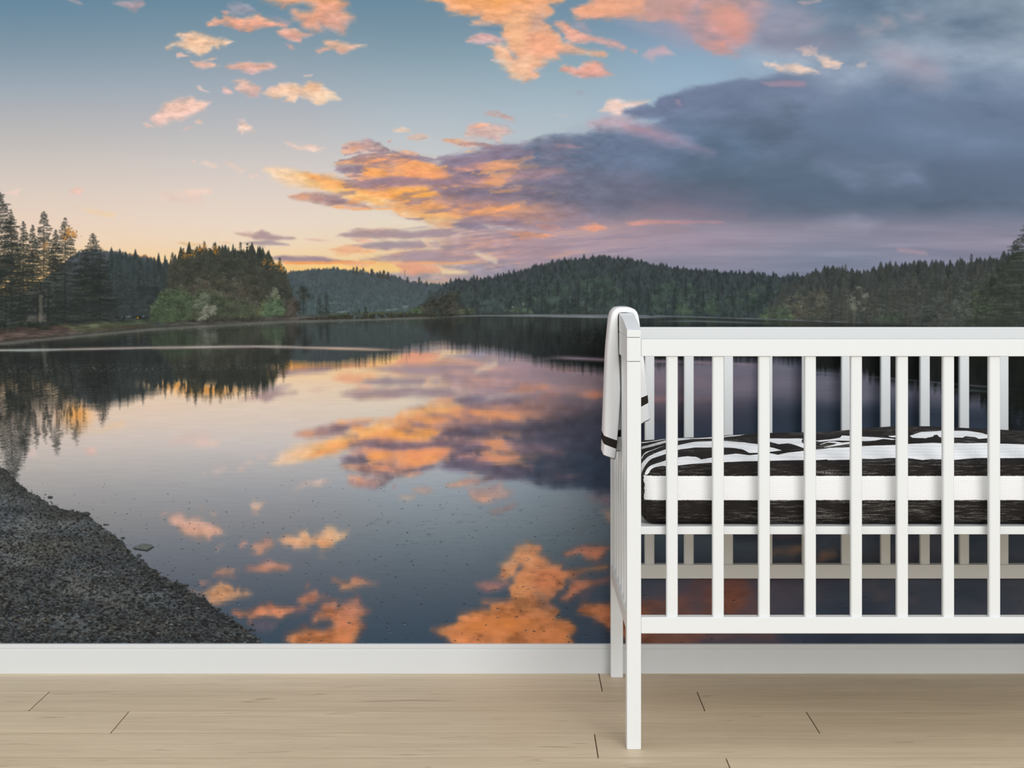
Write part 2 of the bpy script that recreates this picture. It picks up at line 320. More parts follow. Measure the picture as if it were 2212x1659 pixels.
    C('f', '1170 160 1300 112 1380 100 1440 130 1470 50 1640 0 1700 100 1600 190 1300 210', (110,120,146), .95, 4, 7, 16)
    C('f', '580 440 700 435 830 470 740 480 600 465', (190,148,152), .6, 5, 6); C('f', '1600 60 1640 60 1660 110 1620 100', (180,148,155), .6, 4, 3)
    C('f', '300 545 430 535 420 560 320 560', (190,148,152), .6, 4, 4)
    # -- mauve field low right of the bank
    C('p', '960 470 1100 440 1300 465 1500 470 1500 520 1250 560 1100 590 960 600 900 560', (190,154,154), .6, 22, 12, 44, (168,150,164), (1, .6), st=3.5)
    # -- orange banked cloud of the centre
    C('e', '1050 330 1250 320 1500 380 1620 440 1800 400 2212 400 2300 560 2300 900 1900 880 1700 900 1400 850 1200 790 1000 700 850 560 900 400', (190,146,140), .9, 10, 10, 30, (216,152,116), (-1, .25), tex=.16, st=3, mask=lambda X, Y: .25 + .75 * sstep(1140, 960, X))
    C('e', '1600 380 1700 345 1850 330 1960 295 2150 300 2260 310 2400 400 2212 520 1900 540 1650 470', (136,128,148), .85, 6, 8, 22, (150,128,142), st=3, mask=lambda X, Y: sstep(1140, 1060, X))
    C('e', '750 305 770 250 860 215 960 208 1060 230 1140 280 1170 325 1000 295 850 322 780 332', (240,178,148), 1, 4, 6, 16, (160,138,146), (1, -.7))
    C('e', '680 412 760 385 920 345 1050 335 1160 325 1300 360 1420 440 1250 425 1100 400 930 405 800 422', (240,172,130), .95, 4, 7, 18, (236,160,112), st=3)
    C('e', '1150 310 1260 300 1390 330 1380 350 1250 330', (226,176,164), .8, 4, 5)
    C('e', '660 440 850 408 930 425 1120 400 1300 420 1220 450 940 450 920 490 720 492', (162,144,152), .9, 6, 8, 20, st=3)
    C('e', '925 438 1000 448 1200 490 1150 518 1060 512 950 505', (250,172,92), 1, 4, 5, 14, (244,166,100), st=3)
    C('e', '760 505 830 478 915 520 830 545', (238,178,148), .95, 4, 5, 14)
    C('e', '1160 330 1300 350 1450 385 1570 430 1625 470 1640 525 1500 538 1300 530 1200 500 1240 450 1350 432', (244,164,108), .95, 5, 8, 18, (236,156,112), st=3)
    C('e', '1170 308 1380 358 1540 385 1600 425 1460 402 1300 355', (148,138,154), .9, 4, 6, 16, st=3)
    C('e', '85 455 150 448 300 468 420 485 560 555 700 600 850 650 1060 680 1080 760 850 720 700 680 500 600 300 588 180 532', (246,214,176), 1, 5, 6, 22, (250,186,104), (1, .2), st=3)
    C('e', '400 500 470 488 600 535 760 565 880 615 1030 650 1000 675 800 645 620 595 480 548', (240,164,100), .9, 5, 6, 18, (242,158,84), st=3)
    C('e', '840 565 1050 540 1250 515 1500 540 1680 575 1500 595 1320 612 1150 640 950 635 830 600', (184,142,142), .92, 5, 7, 18, (170,134,144), (1, .1), st=3)
    C('e', '1000 590 1080 570 1110 590 1040 620', (236,168,126), .8, 4, 5); C('e', '1380 600 1460 582 1520 602 1440 612', (240,176,134), .8, 4, 4)
    C('e', '1040 690 1180 632 1350 610 1510 610 1530 690 1450 725 1250 735 1100 722', (252,178,84), 1, 7, 8, 20, (244,168,92), st=3)
    C('e', '1070 660 1150 668 1260 682 1180 692 1090 682', (206,142,104), .8, 3, 4, st=3)
    C('e', '1100 745 1300 728 1560 740 1700 800 1750 890 1550 890 1350 850 1200 800', (236,164,104), .85, 8, 8, 24, (246,186,112), st=3)
    C('e', '1180 800 1350 848 1550 888 1760 905 1740 925 1540 900 1330 865', (248,196,128), .8, 4, 5, 18, st=3)
    C('e', '1560 620 1800 600 2212 590 2500 620 2500 740 2260 720 2000 725 1750 700 1600 690', (136,122,138), .85, 9, 8, 24, st=3.5)
    C('e', '1720 470 1800 440 1900 400 1960 410 1940 440 1780 482', (226,158,130), .9, 4, 5, 16, st=3); C('e', '1960 400 2070 400 2060 420 1980 420', (226,158,132), .9, 3, 4, st=3)
    C('e', '1700 580 1850 575 1950 550 2120 550 2060 600 2000 605 1900 582 1760 600', (224,158,128), .85, 5, 6, 18, st=3)
    C('f', '0 700 200 700 480 655 660 640 720 665 520 712 280 742 60 790 0 790', (206,152,138), .8, 7, 8, 20, (184,146,150), (1, 0), st=3)
    C('f', '-100 740 60 738 170 760 40 800 -80 790', (236,164,122), .8, 5, 5, 16, st=3)
    C('e', '1800 835 1880 800 1930 802 1900 840', (240,158,104), .9, 3, 4, 14, st=3); C('e', '2000 790 2212 770 2250 775 2240 800 2050 800', (242,156,102), .95, 3, 4, 14, st=3); C('e', '1990 825 2050 822 2040 832', (240,160,110), .9, 2, 2)
    C('e', '1620 920 1800 905 1960 930 1970 965 1880 970 1700 935', (150,138,150), .9, 4, 6, 16, st=3)
    C('e', '1900 880 2212 870 2300 890 2320 950 2100 940', (156,134,148), .8, 6, 6, 18, st=3)
    C('e', '1960 935 2060 938 2212 962 2212 980 2060 962', (216,204,198), .85, 3, 3, 14, st=3)
    C('e', '330 702 380 668 460 660 520 655 700 690 860 720 950 750 1000 795 880 788 700 772 560 748 430 722', (206,150,126), 1, 3.5, 6, 16, (170,136,132), (1, -.2), st=3)
    C('e', '345 702 400 668 470 668 440 712', (240,176,132), .7, 5, 4); C('e', '560 735 760 765 980 790 860 800 640 775', (240,182,142), .7, 5, 5, st=3)
    C('e', '940 750 1060 740 1160 790 1050 800', (240,196,160), .6, 8, 6, st=3)
    # -- finer bands of the centre
    G = lambda q, col, a=.9, soft=5, amp=5, sc=15, col2=None, cd=(1, 0): cloud(S, 'g', q, col, a, soft, amp, sc, col2, cd, tex=.07, st=3.2)
    G('1120 330 1250 290 1400 258 1560 250 1640 262 1640 330 1500 335 1330 330 1200 375', (138,126,146), .9, 6, 7)
    G('1140 380 1300 350 1600 330 1900 380 1900 470 1500 500 1200 470', (150,128,142), .75, 12, 9, 26, (128,122,142))
    G('1195 375 1330 340 1450 333 1580 345 1580 372 1440 376 1300 388 1230 398', (222,156,130), .85, 4, 6, 12)
    G('1230 395 1400 380 1570 380 1580 406 1400 414 1260 412', (116,112,138), .85, 5, 5)
    G('1240 445 1400 420 1600 388 1850 376 1880 398 1700 424 1480 462 1380 488 1290 474', (212,152,134), .8, 6, 6, 18, (176,146,150))
    G('1360 452 1490 436 1480 476 1390 488', (234,166,130), .7, 6, 6)
    G('1060 500 1250 478 1500 478 1850 500 1900 560 1850 600 1500 565 1200 545', (128,116,134), .85, 9, 8, 24, (112,110,128))
    G('1080 560 1300 560 1600 565 1900 610 2000 660 1700 700 1400 690 1200 650', (204,148,124), .85, 11, 8, 26, (160,134,142))
    G('300 398 420 408 560 448 720 505 760 550 600 530 440 478', (246,170,96), .85, 6, 6, 18)
    G('70 368 160 362 320 395 330 440 420 480 300 470 160 444', (243,208,174), .8, 6, 6, 18, (246,196,134)); G('330 440 520 480 720 540 900 590 760 580 520 530', (249,206,140), .75, 6, 5, 18)
    G('540 330 640 290 760 295 900 330 1000 340 1090 380 1140 400 1130 430 1000 430 880 400 860 345 700 350', (242,168,118), .85, 6, 7, 16, (238,160,112))
    G('490 360 560 345 650 350 640 390 540 400 480 385', (158,138,146), .85, 5, 5); G('640 350 760 345 880 380 880 415 800 420 700 400', (176,140,138), .5, 6, 6); G('650 372 740 372 840 400 760 416 680 412', (250,172,100), .9, 4, 4)
    G('700 430 820 418 1000 425 1150 440 1160 468 950 474 760 468', (160,134,146), .8, 6, 6, 18)
    G('760 520 880 495 1050 490 1080 530 950 560 800 545', (251,176,92), .8, 8, 6)
    G('1400 612 1500 596 1585 588 1590 604 1440 626', (246,160,104), .95, 3, 3); G('1250 642 1310 618 1360 616 1340 642', (240,160,112), .9, 3, 3); G('1395 632 1455 626 1430 640', (240,164,118), .9, 2, 2)
    G('1150 700 1250 690 1340 692 1400 716 1340 736 1240 722', (148,136,150), .9, 4, 5); G('1390 684 1560 676 1700 684 1730 720 1580 712', (148,132,148), .85, 5, 5)
    G('1340 704 1480 714 1610 734 1610 746 1450 736', (216,202,198), .9, 2.5, 3)
    G('1450 740 1600 744 1790 768 1720 786 1570 780', (244,166,126), .95, 4, 4); G('1680 704 1780 704 1820 738 1720 736', (230,158,134), .9, 5, 5); G('1940 722 2050 694 2115 720 2020 744', (240,164,134), .95, 5, 5)
    G('1220 740 1340 738 1420 760 1300 768', (226,178,164), .7, 6, 5)
    G('1340 772 1500 754 1650 784 1560 812 1380 802', (150,132,146), .85, 6, 6); G('1140 806 1300 780 1700 800 1900 880 1600 930 1350 886 1180 862', (168,142,150), .75, 10, 8, 24)
    # -- horizon streaks
    C('e', '-160 1000 -60 990 0 1005 60 975 140 1015 340 1045 200 1058 0 1045', (176,150,148), 1, 3, 4, 14, (190,158,150), (-1, 0), st=3)
    C('e', '-60 1078 0 1070 150 1062 295 1105 100 1105', (168,150,152), .9, 3, 4, 14, st=3); C('e', '20 1112 80 1108 90 1130 30 1130', (206,186,176), .8, 3, 3)
    C('e', '440 1050 560 1050 640 1065 560 1072', (214,178,162), .8, 3, 4, st=3)
    C('e', '705 1000 900 968 1150 968 1350 990 1500 972 1650 968 1760 1000 1600 1038 1350 1042 1100 1048 900 1035 740 1036', (178,152,152), .95, 4, 5, 16, (170,148,152), st=3.5)
    C('e', '830 1050 960 1040 1020 1070 920 1085', (232,178,158), .8, 4, 4, st=3)
    C('e', '640 1140 750 1110 880 1106 920 1140 1050 1140 980 1165 800 1180 720 1182', (236,182,146), .9, 5, 6, 16, (240,170,120), st=3)
    C('e', '880 1110 1050 1075 1250 1072 1390 1058 1490 1110 1380 1132 1200 1142 1000 1138', (162,148,156), .95, 3.5, 5, 16, (180,150,150), st=3)
    C('e', '1490 1085 1560 1075 1630 1105 1560 1120', (170,155,160), .9, 3, 4)
    C('e', '900 1228 1050 1205 1200 1180 1400 1148 1620 1138 1900 1180 2010 1222 1700 1242 1350 1252 1100 1244', (168,148,156), .95, 4, 6, 18, (178,150,152), st=3)
    C('e', '1620 1140 1750 1060 1950 1010 2212 1010 2400 1050 2400 1240 2000 1220 1850 1170', (180,152,158), .75, 9, 8, 26, st=3.5)
    C('e', '1130 1168 1280 1160 1300 1190 1180 1195', (240,176,140), .8, 4, 4, st=3)
    C('e', '120 1208 250 1190 400 1205 560 1202 700 1235 860 1246 600 1252 250 1242', (164,140,146), .95, 3, 4, 16, st=3.5)
    C('e', '230 1245 500 1240 800 1245 1010 1235 1020 1262 700 1262 350 1262', (242,166,108), .95, 3, 4, 16, st=4)
    C('e', '880 1255 1200 1240 1500 1245 1900 1240 1900 1262 1500 1265 1100 1270', (244,176,122), .75, 4, 4, 16, st=4)
    C('e', '750 1268 900 1252 1060 1272 860 1300', (226,176,150), .9, 4, 4, st=3)
    C('e', '1220 1280 1400 1265 1520 1290 1580 1335 1400 1350 1250 1340', (222,164,136), .9, 5, 6, st=3)
    C('e', '1540 1300 1640 1300 1850 1345 1780 1358 1600 1345', (236,210,168), .85, 4, 5, st=3)
    C('e', '1600 1280 1800 1255 2100 1240 2212 1250 2300 1400 1900 1380 1750 1320', (152,146,162), .85, 8, 6, 22, st=3.5)
    C('e', '1000 1350 1300 1335 1800 1360 2000 1420 1500 1440 1100 1420', (152,148,164), .8, 7, 5, 22, st=3.5)
    C('e', '1880 1160 1920 1165 1990 1220 2060 1225 2060 1250 1960 1235', (228,210,182), .85, 3, 4, 14)
    C('f', '820 1155 940 1118 1030 1152 920 1178', (240,164,132), .9, 4, 4, 14, st=2.5)
    C('f', '430 1130 500 1120 600 1170 520 1185', (226,156,134), .9, 4, 4, 14, st=3); C('f', '190 1195 330 1190 520 1215 420 1225 300 1242', (242,166,122), .95, 4, 4, 14, st=3)
    C('f', '1180 1110 1380 1085 1560 1088 2000 1090 2050 1110 1800 1112 1450 1122 1250 1140', (222,156,140), .85, 5, 4, 16, (196,152,160), (1, 0), st=4)
    C('f', '1300 960 1600 940 2000 1010 2212 1040 2212 1070 1700 1070 1350 1050', (142,126,140), .7, 12, 6, 30, st=4)
    C('p', '1740 490 1840 466 1900 476 1870 500', (164,164,180), .7, 9, 6, 30, st=4); C('p', '1930 535 1990 542 2000 550 1940 545', (190,158,164), .6, 5, 3, st=4)

    # -- torn, streaked body of the lit cloud and of the bank's rim
    Q = S[:760 - MY0]
    pres = sstep(14, 46, np.abs(Q - base0).sum(-1))
    Xw = X + (fbm(X / 40, Y / 14, 3, 700) - .5) * 40; Yw = Y + (X - 800) * .10
    n = fbm(Xw / 64, Yw / 15, 6, 710, .58)
    zone = sstep(640, 740, X) * sstep(1330, 1120, X) * sstep(285, 320, Y) * sstep(505, 475, Y) * pres
    m = (sstep(.50, .66, n) * .62 * zone)[..., None]; Q[:] = Q * (1 - m) + np.float32((142, 124, 140)) * m
    lit = zone * sstep(1260, 1000, X)
    m = (sstep(.47, .33, n) * .62 * lit)[..., None]; Q[:] = Q * (1 - m) + np.float32((250, 176, 112)) * m
    n = fbm(X / 22, Y / 9, 5, 720, .6)
    Q *= (1 + (n - .5) * .26 * pres * sstep(1500, 1200, X))[..., None]
    n = fbm(Xw / 90, Yw / 9, 5, 730, .55)
    zone = sstep(800, 960, X) * sstep(1620, 1300, X) * sstep(470, 492, Y)
    m = (sstep(.52, .68, n) * .42 * zone)[..., None]; Q[:] = Q * (1 - m) + np.float32((140, 130, 146)) * m
    m = (sstep(.46, .32, n) * .42 * zone * sstep(1420, 1150, X))[..., None]; Q[:] = Q * (1 - m) + np.float32((228, 172, 146)) * m
    n = fbm(X / 120, Y / 46, 5, 740, .55)
    zone = sstep(1150, 1400, X) * sstep(190, 240, Y) * sstep(470, 430, Y) * pres
    Q *= (1 + (n - .5) * .34 * zone)[..., None]

def paint_horizon(S):
    G = lambda q, col, a=.9, soft=5, amp=5, sc=15, col2=None, cd=(1, 0): cloud(S, 'g', q, col, a, soft, amp, sc, col2, cd, tex=.07, st=3.2)
    G('150 955 400 938 800 935 950 975 500 985 150 980', (249,204,126), .8, 8, 5, 20)
    G('850 938 960 922 1060 948 1090 980 960 1002 870 986', (228,164,136), .9, 6, 6); G('1090 955 1200 975 1285 985 1290 1002 1120 1002', (238,212,170), .9, 4, 4)
    G('1320 872 1400 885 1450 915 1430 932 1380 905', (232,212,184), .85, 3, 4); G('170 924 500 924 720 932 500 941 180 941', (243,158,94), .9, 3, 3); G('950 934 1160 928 1390 932 1160 942', (242,172,122), .8, 3, 3)
    G('100 905 200 888 330 893 440 905 520 918 300 922 160 922', (150,130,142), .85, 4, 4); G('530 940 620 928 720 935 640 958', (222,166,140), .8, 4, 4)
    G('620 830 760 812 900 800 990 805 1030 830 900 850 740 850', (160,146,156), .85, 5, 5); G('740 900 900 865 1100 855 1180 880 1340 905 1200 918 900 924', (166,146,154), .85, 6, 6); G('450 852 560 832 640 838 660 862 540 880', (238,184,148), .85, 5, 5)
    G('500 770 640 735 800 735 960 742 1100 730 1200 750 1100 775 800 788 620 780', (174,150,152), .85, 5, 5, 16, (164,146,154))
    G('-10 770 30 738 110 768 230 788 120 798 0 792', (168,146,148), .85, 3, 4); G('-70 815 60 798 200 826 60 830', (166,150,154), .85, 3, 3)
    G('1140 1010 1400 985 1700 985 1500 1040 1200 1040', (156,148,162), .6, 8, 5)

def paint_land(T):
    """everything that stands on the far shores, in front of the sky"""
    # far ridges
    forest(T, curve('-460 680 60 640 130 580 165 550 205 544 240 547 290 554 330 562 365 578 420 600'), curve('-460 700 2620 700'), 14, 3.4, 7, (84,94,104), (62,80,84), -260, 440, var=.1, shade=.15, edge=([(240, 0), (300, .75), (370, .95)], (246,150,50), 5.))
    forest(T, curve('560 604 618 593 651 588 700 584 727 584 765 590 803 593 854 602 879 612 930 617 1000 622'), curve('560 690 2620 690'), 26, 3.4, 7, (76,94,102), (72,102,104), 560, 1010, pw=1.1, var=.09, edge=([(600, .6), (640, .5), (800, .25), (860, .05)], (240,160,70), 9.), shade=.16)
    for x in list(_rng.uniform(755, 850, 16)) + [880, 905, 921]:
        yb = np.interp(x, [727, 803, 854, 930], [582, 592, 600, 615]); conifer(T, x, yb - 4 - _rng.rand() * 9, yb + 5, 1.8, (78,80,76), gap=1.6, a=.6)
    stamp(T, 874, 592, .6, 9, (110,110,115), .9); 
    for i in range(60):
        stamp(T, _rng.uniform(640, 980), _rng.uniform(640, 672), 2 + 6 * _rng.rand(), 1.5 + 2 * _rng.rand(), jit((92,122,116), .15), .5)
    for x, y in ((733, 674), (741, 673), (855, 667), (875, 662), (838, 669)): stamp(T, x, y, 7, 1.6, (150,165,170), .6)
    # right wooded hill
    R = curve('890 690 930 650 965 622 990 616 1050 611 1100 603 1145 589 1180 579 1230 570 1290 565 1340 567 1400 578 1460 588 1520 595 1600 600 1700 606 1780 606 1900 604 2000 604 2620 604')
    forest(T, R, curve('900 684 1350 684 1620 690 2620 712'), 24, 5.2, 13, (62,76,78), (60,80,76), 895, 2480, pw=1.2, var=.15, shade=.34)
    for s, n, dk, lt in (('1100 650 1160 625 1220 612 1290 590 1330 600 1360 640 1350 672 1180 674', 120, (66,92,80), (96,132,98)), ('1390 640 1420 610 1470 600 1520 620 1560 650 1540 676 1400 676', 100, (66,92,78), (96,132,98)),
                         ('1560 640 1640 615 1700 620 1740 650 1700 680 1580 680', 90, (66,90,76), (94,128,94)), ('1010 650 1090 640 1120 672 1030 674', 40, (64,86,82), (86,116,100)), ('1460 655 1540 650 1560 678 1450 678', 40, (74,108,76), (108,148,96))):
        bushes(T, s, n, 9, dk, lt, leaf=9, a=.75)
    for i in range(60):
        x = _rng.uniform(1100, 1760); yt = _rng.uniform(596, 650); conifer(T, x, yt, min(682, yt + _rng.uniform(26, 50)), 9, (56,70,70), gap=2.6, a=.5, flow=.9)
    bushes(T, '1085 676 1110 660 1150 668 1160 682', 12, 5, (80,110,78), (104,134,96))
    stamp(T, 1107, 663, 3, 3, (150,155,155), .7); stamp(T, 1130, 656, 3, 5, (140,140,138), .6)
    # right near wood
    forest(T, curve('1640 690 1690 640 1725 620 1760 602 1800 590 1850 604 1905 590 1958 586 2000 582 2060 586 2100 578 2150 570 2212 560 2620 560'), curve('1640 690 1700 692 2000 704 2620 718'), 11, 6.5, 18, (66,74,70), (76,82,70), 1660, 2480, var=.16, shade=.3)
    tips = [(1690,612),(1725,606),(1755,588),(1795,578),(1826,572),(1850,596),(1880,592),(1905,582),(1917,572),(1940,590),(1958,584),(1975,562),(1990,570),(2000,565),(2022,566),(2040,578),(2058,582),(2075,572),(2098,548),(2112,566),(2132,562),(2148,558),
            (1930,600),(1965,598),(2010,596),(1888,610),(1840,620),(1775,622),(2050,606),(2085,600),(2120,596),(1735,640),(1808,640),(1870,640),(1945,636),(2030,636)]
    for x, y in sorted(tips, key=lambda p: p[1]):
        c = (72,78,70) if _rng.rand() < .6 else (82,82,70)
        conifer(T, x, y, 690 + (x - 1700) * .035, 12 + (690 - y) * .10, c, gap=3.2, light=(100,104,90), a=.6)
    for s, n, dk, lt in (('1690 650 1720 632 1750 650 1745 690 1700 688', 26, (86,84,72), (140,134,112)), ('1735 640 1770 622 1790 640 1780 680 1745 680', 24, (84,84,70), (142,140,112)), ('1830 640 1855 618 1880 630 1870 670 1835 670', 20, (96,100,84), (156,160,134)),
                         ('1640 690 1660 664 1700 660 1716 690', 30, (78,98,68), (116,146,90)), ('1880 690 1900 676 1950 680 1940 698', 22, (76,98,70), (106,136,90)), ('1960 700 1970 640 2060 650 2070 706', 60, (72,80,72), (106,112,100)),
                         ('2080 710 2090 640 2140 600 2180 640 2190 712', 120, (70,88,58), (106,128,74))):
        bushes(T, s, n, 8, dk, lt, leaf=9, a=.8)
    for i in range(9):
        x = _rng.uniform(1780, 2080); yb = 694 + (x - 1700) * .035; yt = yb - _rng.uniform(25, 60)
        for yy in np.arange(yt, yb, 2.): stamp(T, x + (yb - yy) * .1, yy, .7, 1.5, (116,112,104), .35)
    bushes(T, '2040 708 2064 640 2080 600 2096 620 2104 708', 60, 7, (78,88,72), (124,126,112), leaf=9, a=.6)
    bushes(T, '2100 712 2104 650 2120 610 2150 584 2180 540 2200 500 2230 470 2620 440 2620 716', 420, 12, (62,74,58), (94,108,78), leaf=9, a=.85)
    conifer(T, 2236, 440, 712, 110, (66,78,60), gap=2.6, light=(104,114,84), dens=1.1, flow=.8, droop=.25); conifer(T, 2166, 552, 712, 40, (66,78,60), gap=2.8, light=(100,112,80)); conifer(T, 2130, 590, 712, 30, (68,82,60), gap=2.8, light=(104,120,80)); conifer(T, 2340, 460, 712, 90, (62,72,58), gap=4)
    bushes(T, '1630 686 1650 681 1710 683 1715 690 1640 690', 16, 4, (92,126,66), (120,156,80))
    X, Y = grid(MX0, 600, MX1, 780)
    top = curve('-460 690 0 690 140 694 300 690 620 682 900 676 1040 674 1350 670 1620 678 1800 684 2000 692 2620 704')[None, :]
    al = np.clip((Y - top) / 3, 0, 1)[..., None].astype(np.float32) * (1 - T[600 - MY0:780 - MY0, :, 3:] * .999); al = np.maximum(al * 1., 0)
    n = fbm(X / 8, Y / 3, 4, 610)[..., None]; B = T[600 - MY0:780 - MY0]
    B[..., :3] = B[..., :3] * (1 - al) + np.float32((74, 68, 62)) * (.6 + .8 * n) * al; B[..., 3:] = np.maximum(B[..., 3:], al)
    # low spit of land with bushes
    bushes(T, '560 692 700 680 882 674 1010 676 1032 682 950 690 700 694 560 700', 420, 5, (52,50,44), (80,84,56), leaf=5)
    bushes(T, '690 682 700 677 880 672 885 677', 40, 3, (84,96,56), (104,118,64), leaf=5)
    bushes(T, '905 672 920 650 935 640 960 636 985 630 995 655 1020 668 1026 678 910 680', 90, 8, (58,62,54), (96,92,74), leaf=9)
    bushes(T, '885 676 895 662 905 658 912 676', 14, 5, (74,104,62), (104,138,76)); bushes(T, '990 672 1010 660 1026 676 990 678', 16, 5, (76,90,62), (110,124,84))
    conifer(T, 928, 628, 675, 9, (74,72,66), gap=4, flow=.3); conifer(T, 980, 628, 676, 11, (78,74,64), gap=3); conifer(T, 789, 662, 677, 5, (52,64,52)); conifer(T, 775, 668, 677, 4, (60,62,54))
    # bands of conifers behind, left
    forest(T, curve('-460 700 222 700 232 582 252 566 300 574 345 590 372 606 384 690'), curve('-460 694 2620 694'), 7, 8, 30, (60,76,76), (52,66,66), 226, 384, var=.12, shade=.25)
    for x, y in ((252,548),(236,566),(275,575),(300,558),(318,556),(332,572),(350,580),(262,590),(285,596),(308,600),(340,606),(365,596)):
        conifer(T, x, y, 694, 24, (60,74,75), gap=3, a=.7, light=(72,90,86))
    bushes(T, '228 610 380 620 380 690 228 694', 160, 10, (54,68,68), (70,88,84), leaf=6, a=.6)
    bushes(T, '244 690 250 680 300 680 318 686 316 692 246 694', 16, 4, (40,46,44), (60,70,56), leaf=4)
    for x, w in ((262, 5), (276, 8), (309, 4)): stamp(T, x, 683, w, 1.3, (120,150,175), .8)
    stamp(T, 297, 686, 1.6, 2, (250,160,50), 1)
    # the wooded point
    forest(T, curve('356 700 366 590 392 566 420 560 455 552 500 564 540 556 570 566 600 580 618 616 640 690'), curve('-460 690 2620 690'), 7, 7, 26, (66,72,60), (68,68,58), 362, 636, var=.14, shade=.3)
    tips = [(372,545),(386,552),(395,536),(410,541),(425,532),(441,522),(452,535),(462,524),(475,540),(490,548),(506,540),(519,523),(534,524),(548,542),(566,546),(576,558),(588,560),(604,557),(612,575),(500,560),(545,560),(585,585),(605,600)]
    for x, y in sorted(tips, key=lambda p: p[1]):
        conifer(T, x, y, 680, 17 + (690 - y) * .05, (60,70,62) if x > 485 else (70,76,60), gap=3, light=(88,92,74), a=.78)
    for x, y in ((397,547),(408,550),(420,543),(432,536),(441,530),(462,534),(468,540),(600,568),(606,575),(585,566),(571,560)):     # low sun through the crowns
        for i in range(22): stamp(T, x + _rng.normal() * 3.4, y + 4 + _rng.normal() * 4.5, .9 + _rng.rand() * .9, .9, jit((244,152,52), .12), .7, 1.4)
    bushes(T, '352 600 380 560 420 552 470 548 520 560 570 570 610 590 628 640 632 690 352 694', 420, 11, (66,70,58), (96,98,76), leaf=9, a=.7)
    bushes(T, '380 620 430 600 520 600 600 640 580 680 400 680', 200, 9, (74,72,62), (112,104,90), leaf=9, a=.6)
    bushes(T, '320 694 330 660 350 632 385 625 420 640 440 680 430 698 340 700', 170, 10, (70,94,56), (114,146,82), leaf=13, a=.85)
    bushes(T, '410 690 410 640 440 620 480 640 540 650 560 690', 150, 9, (74,88,58), (106,122,78), leaf=11, a=.8)
    bushes(T, '420 650 440 626 452 640 446 668 425 680', 26, 6, (96,112,80), (152,166,124), leaf=14, a=.6); bushes(T, '428 690 440 664 462 656 466 672 440 694', 26, 6, (112,116,96), (172,172,146), leaf=14, a=.6)
    bushes(T, '550 680 560 655 575 650 580 682', 30, 7, (88,100,58), (132,146,76), leaf=12); bushes(T, '568 682 572 650 596 640 612 650 612 682', 60, 8, (78,110,66), (118,160,92), leaf=13); bushes(T, '582 640 592 624 602 630 602 645', 16, 5, (100,110,76), (150,160,110), leaf=10)
    bushes(T, '610 690 616 650 640 640 652 690', 40, 8, (70,66,60), (96,90,78)); bushes(T, '640 632 650 618 664 620 672 640 658 650', 20, 6, (52,66,60), (80,92,78)); conifer(T, 655, 618, 680, 14, (58,70,62), gap=4, flow=.3)
    conifer(T, 690, 636, 680, 9, (60,72,64), gap=3.4, flow=.5); conifer(T, 704, 630, 680, 10, (58,70,62), gap=3.4, flow=.5)
    bushes(T, '330 702 420 690 640 684 700 690 620 694 340 708', 200, 6, (44,44,40), (66,64,52), leaf=4)
    # tall trees, far left
    bushes(T, '-460 500 -120 480 -40 530 20 540 50 580 80 620 110 630 150 640 180 590 205 560 226 600 240 690 160 702 -460 712', 800, 11, (46,56,52), (72,84,72), leaf=10, a=.75)
    for x, y, w in ((-420,400,90),(-350,380,80),(-290,420,80),(-240,390,80),(-190,380,80),(-120,400,56),(-60,420,50),(-6,404,96),(24,455,52),(50,478,40),(70,486,40),(94,456,58),(120,496,36),(140,470,60),(182,540,50),(200,504,72),(216,545,44)):
        conifer(T, x, y, 700, w, (50,60,54), gap=2.6, light=(80,88,72), bare=.08, dens=1.15, flow=.72, droop=-.3 if x < 30 else .28)
    for x, y in ((150,500),(156,504),(162,507),(144,496),(98,530),(148,508),(136,514)):
        for i in range(26): stamp(T, x + _rng.normal() * 3.6, y + _rng.normal() * 5, 1. + _rng.rand() * 1., 1., jit((246,156,58), .1), .65, 1.4)
    for i in range(150): stamp(T, _rng.uniform(58, 118), _rng.uniform(600, 676), 1.4, 1.1, jit((118,130,92), .2), .5)
    cloud(T, 'p', '56 694 62 680 98 676 100 694', (112,106,98), .75, 1, 2, 6, tex=.3); stamp(T, 76, 684, 2.4, 4, (76,80,86), .8)
    for x in (86, 89.5, 80, 43, 24, 104, 12, 140):
        for yy in range(610, 698, 2): stamp(T, x, yy, 1.4, 1.6, (132,120,110) if 84 < x < 92 and yy > 636 else (46,46,42), .5)
    bushes(T, '-460 712 0 698 150 694 160 706 60 716 -460 728', 240, 7, (44,54,44), (74,86,62), leaf=6)
    # grassy and muddy banks
    cloud(T, 'p', '-460 726 0 708 150 700 170 716 100 728 0 740 -460 768', (70,58,54), 1, 1.5, 4, 8, (100,86,80), tex=.5, st=4)
    cloud(T, 'p', '100 722 200 712 330 702 430 694 620 684 700 684 620 692 330 708 150 726', (98,92,88), .9, 1.5, 3, 8, (112,108,104), tex=.4, st=5)
    cloud(T, 'p', '140 704 190 696 250 694 300 690 335 694 335 701 260 704 210 712 165 714', (92,106,60), 1, 1.5, 3, 8, (110,122,74), tex=.4, st=4)
    cloud(T, 'p', '165 711 210 710 260 703 335 700 335 704 250 710 200 716 165 717', (66,62,48), .8, 1.2, 3, 8, tex=.4, st=4)
    for i in range(12):
        x = _rng.uniform(-10, 160); stamp(T, x, 728 - x * .08 + _rng.normal() * 3, 22, .8, (128,112,100), .5)

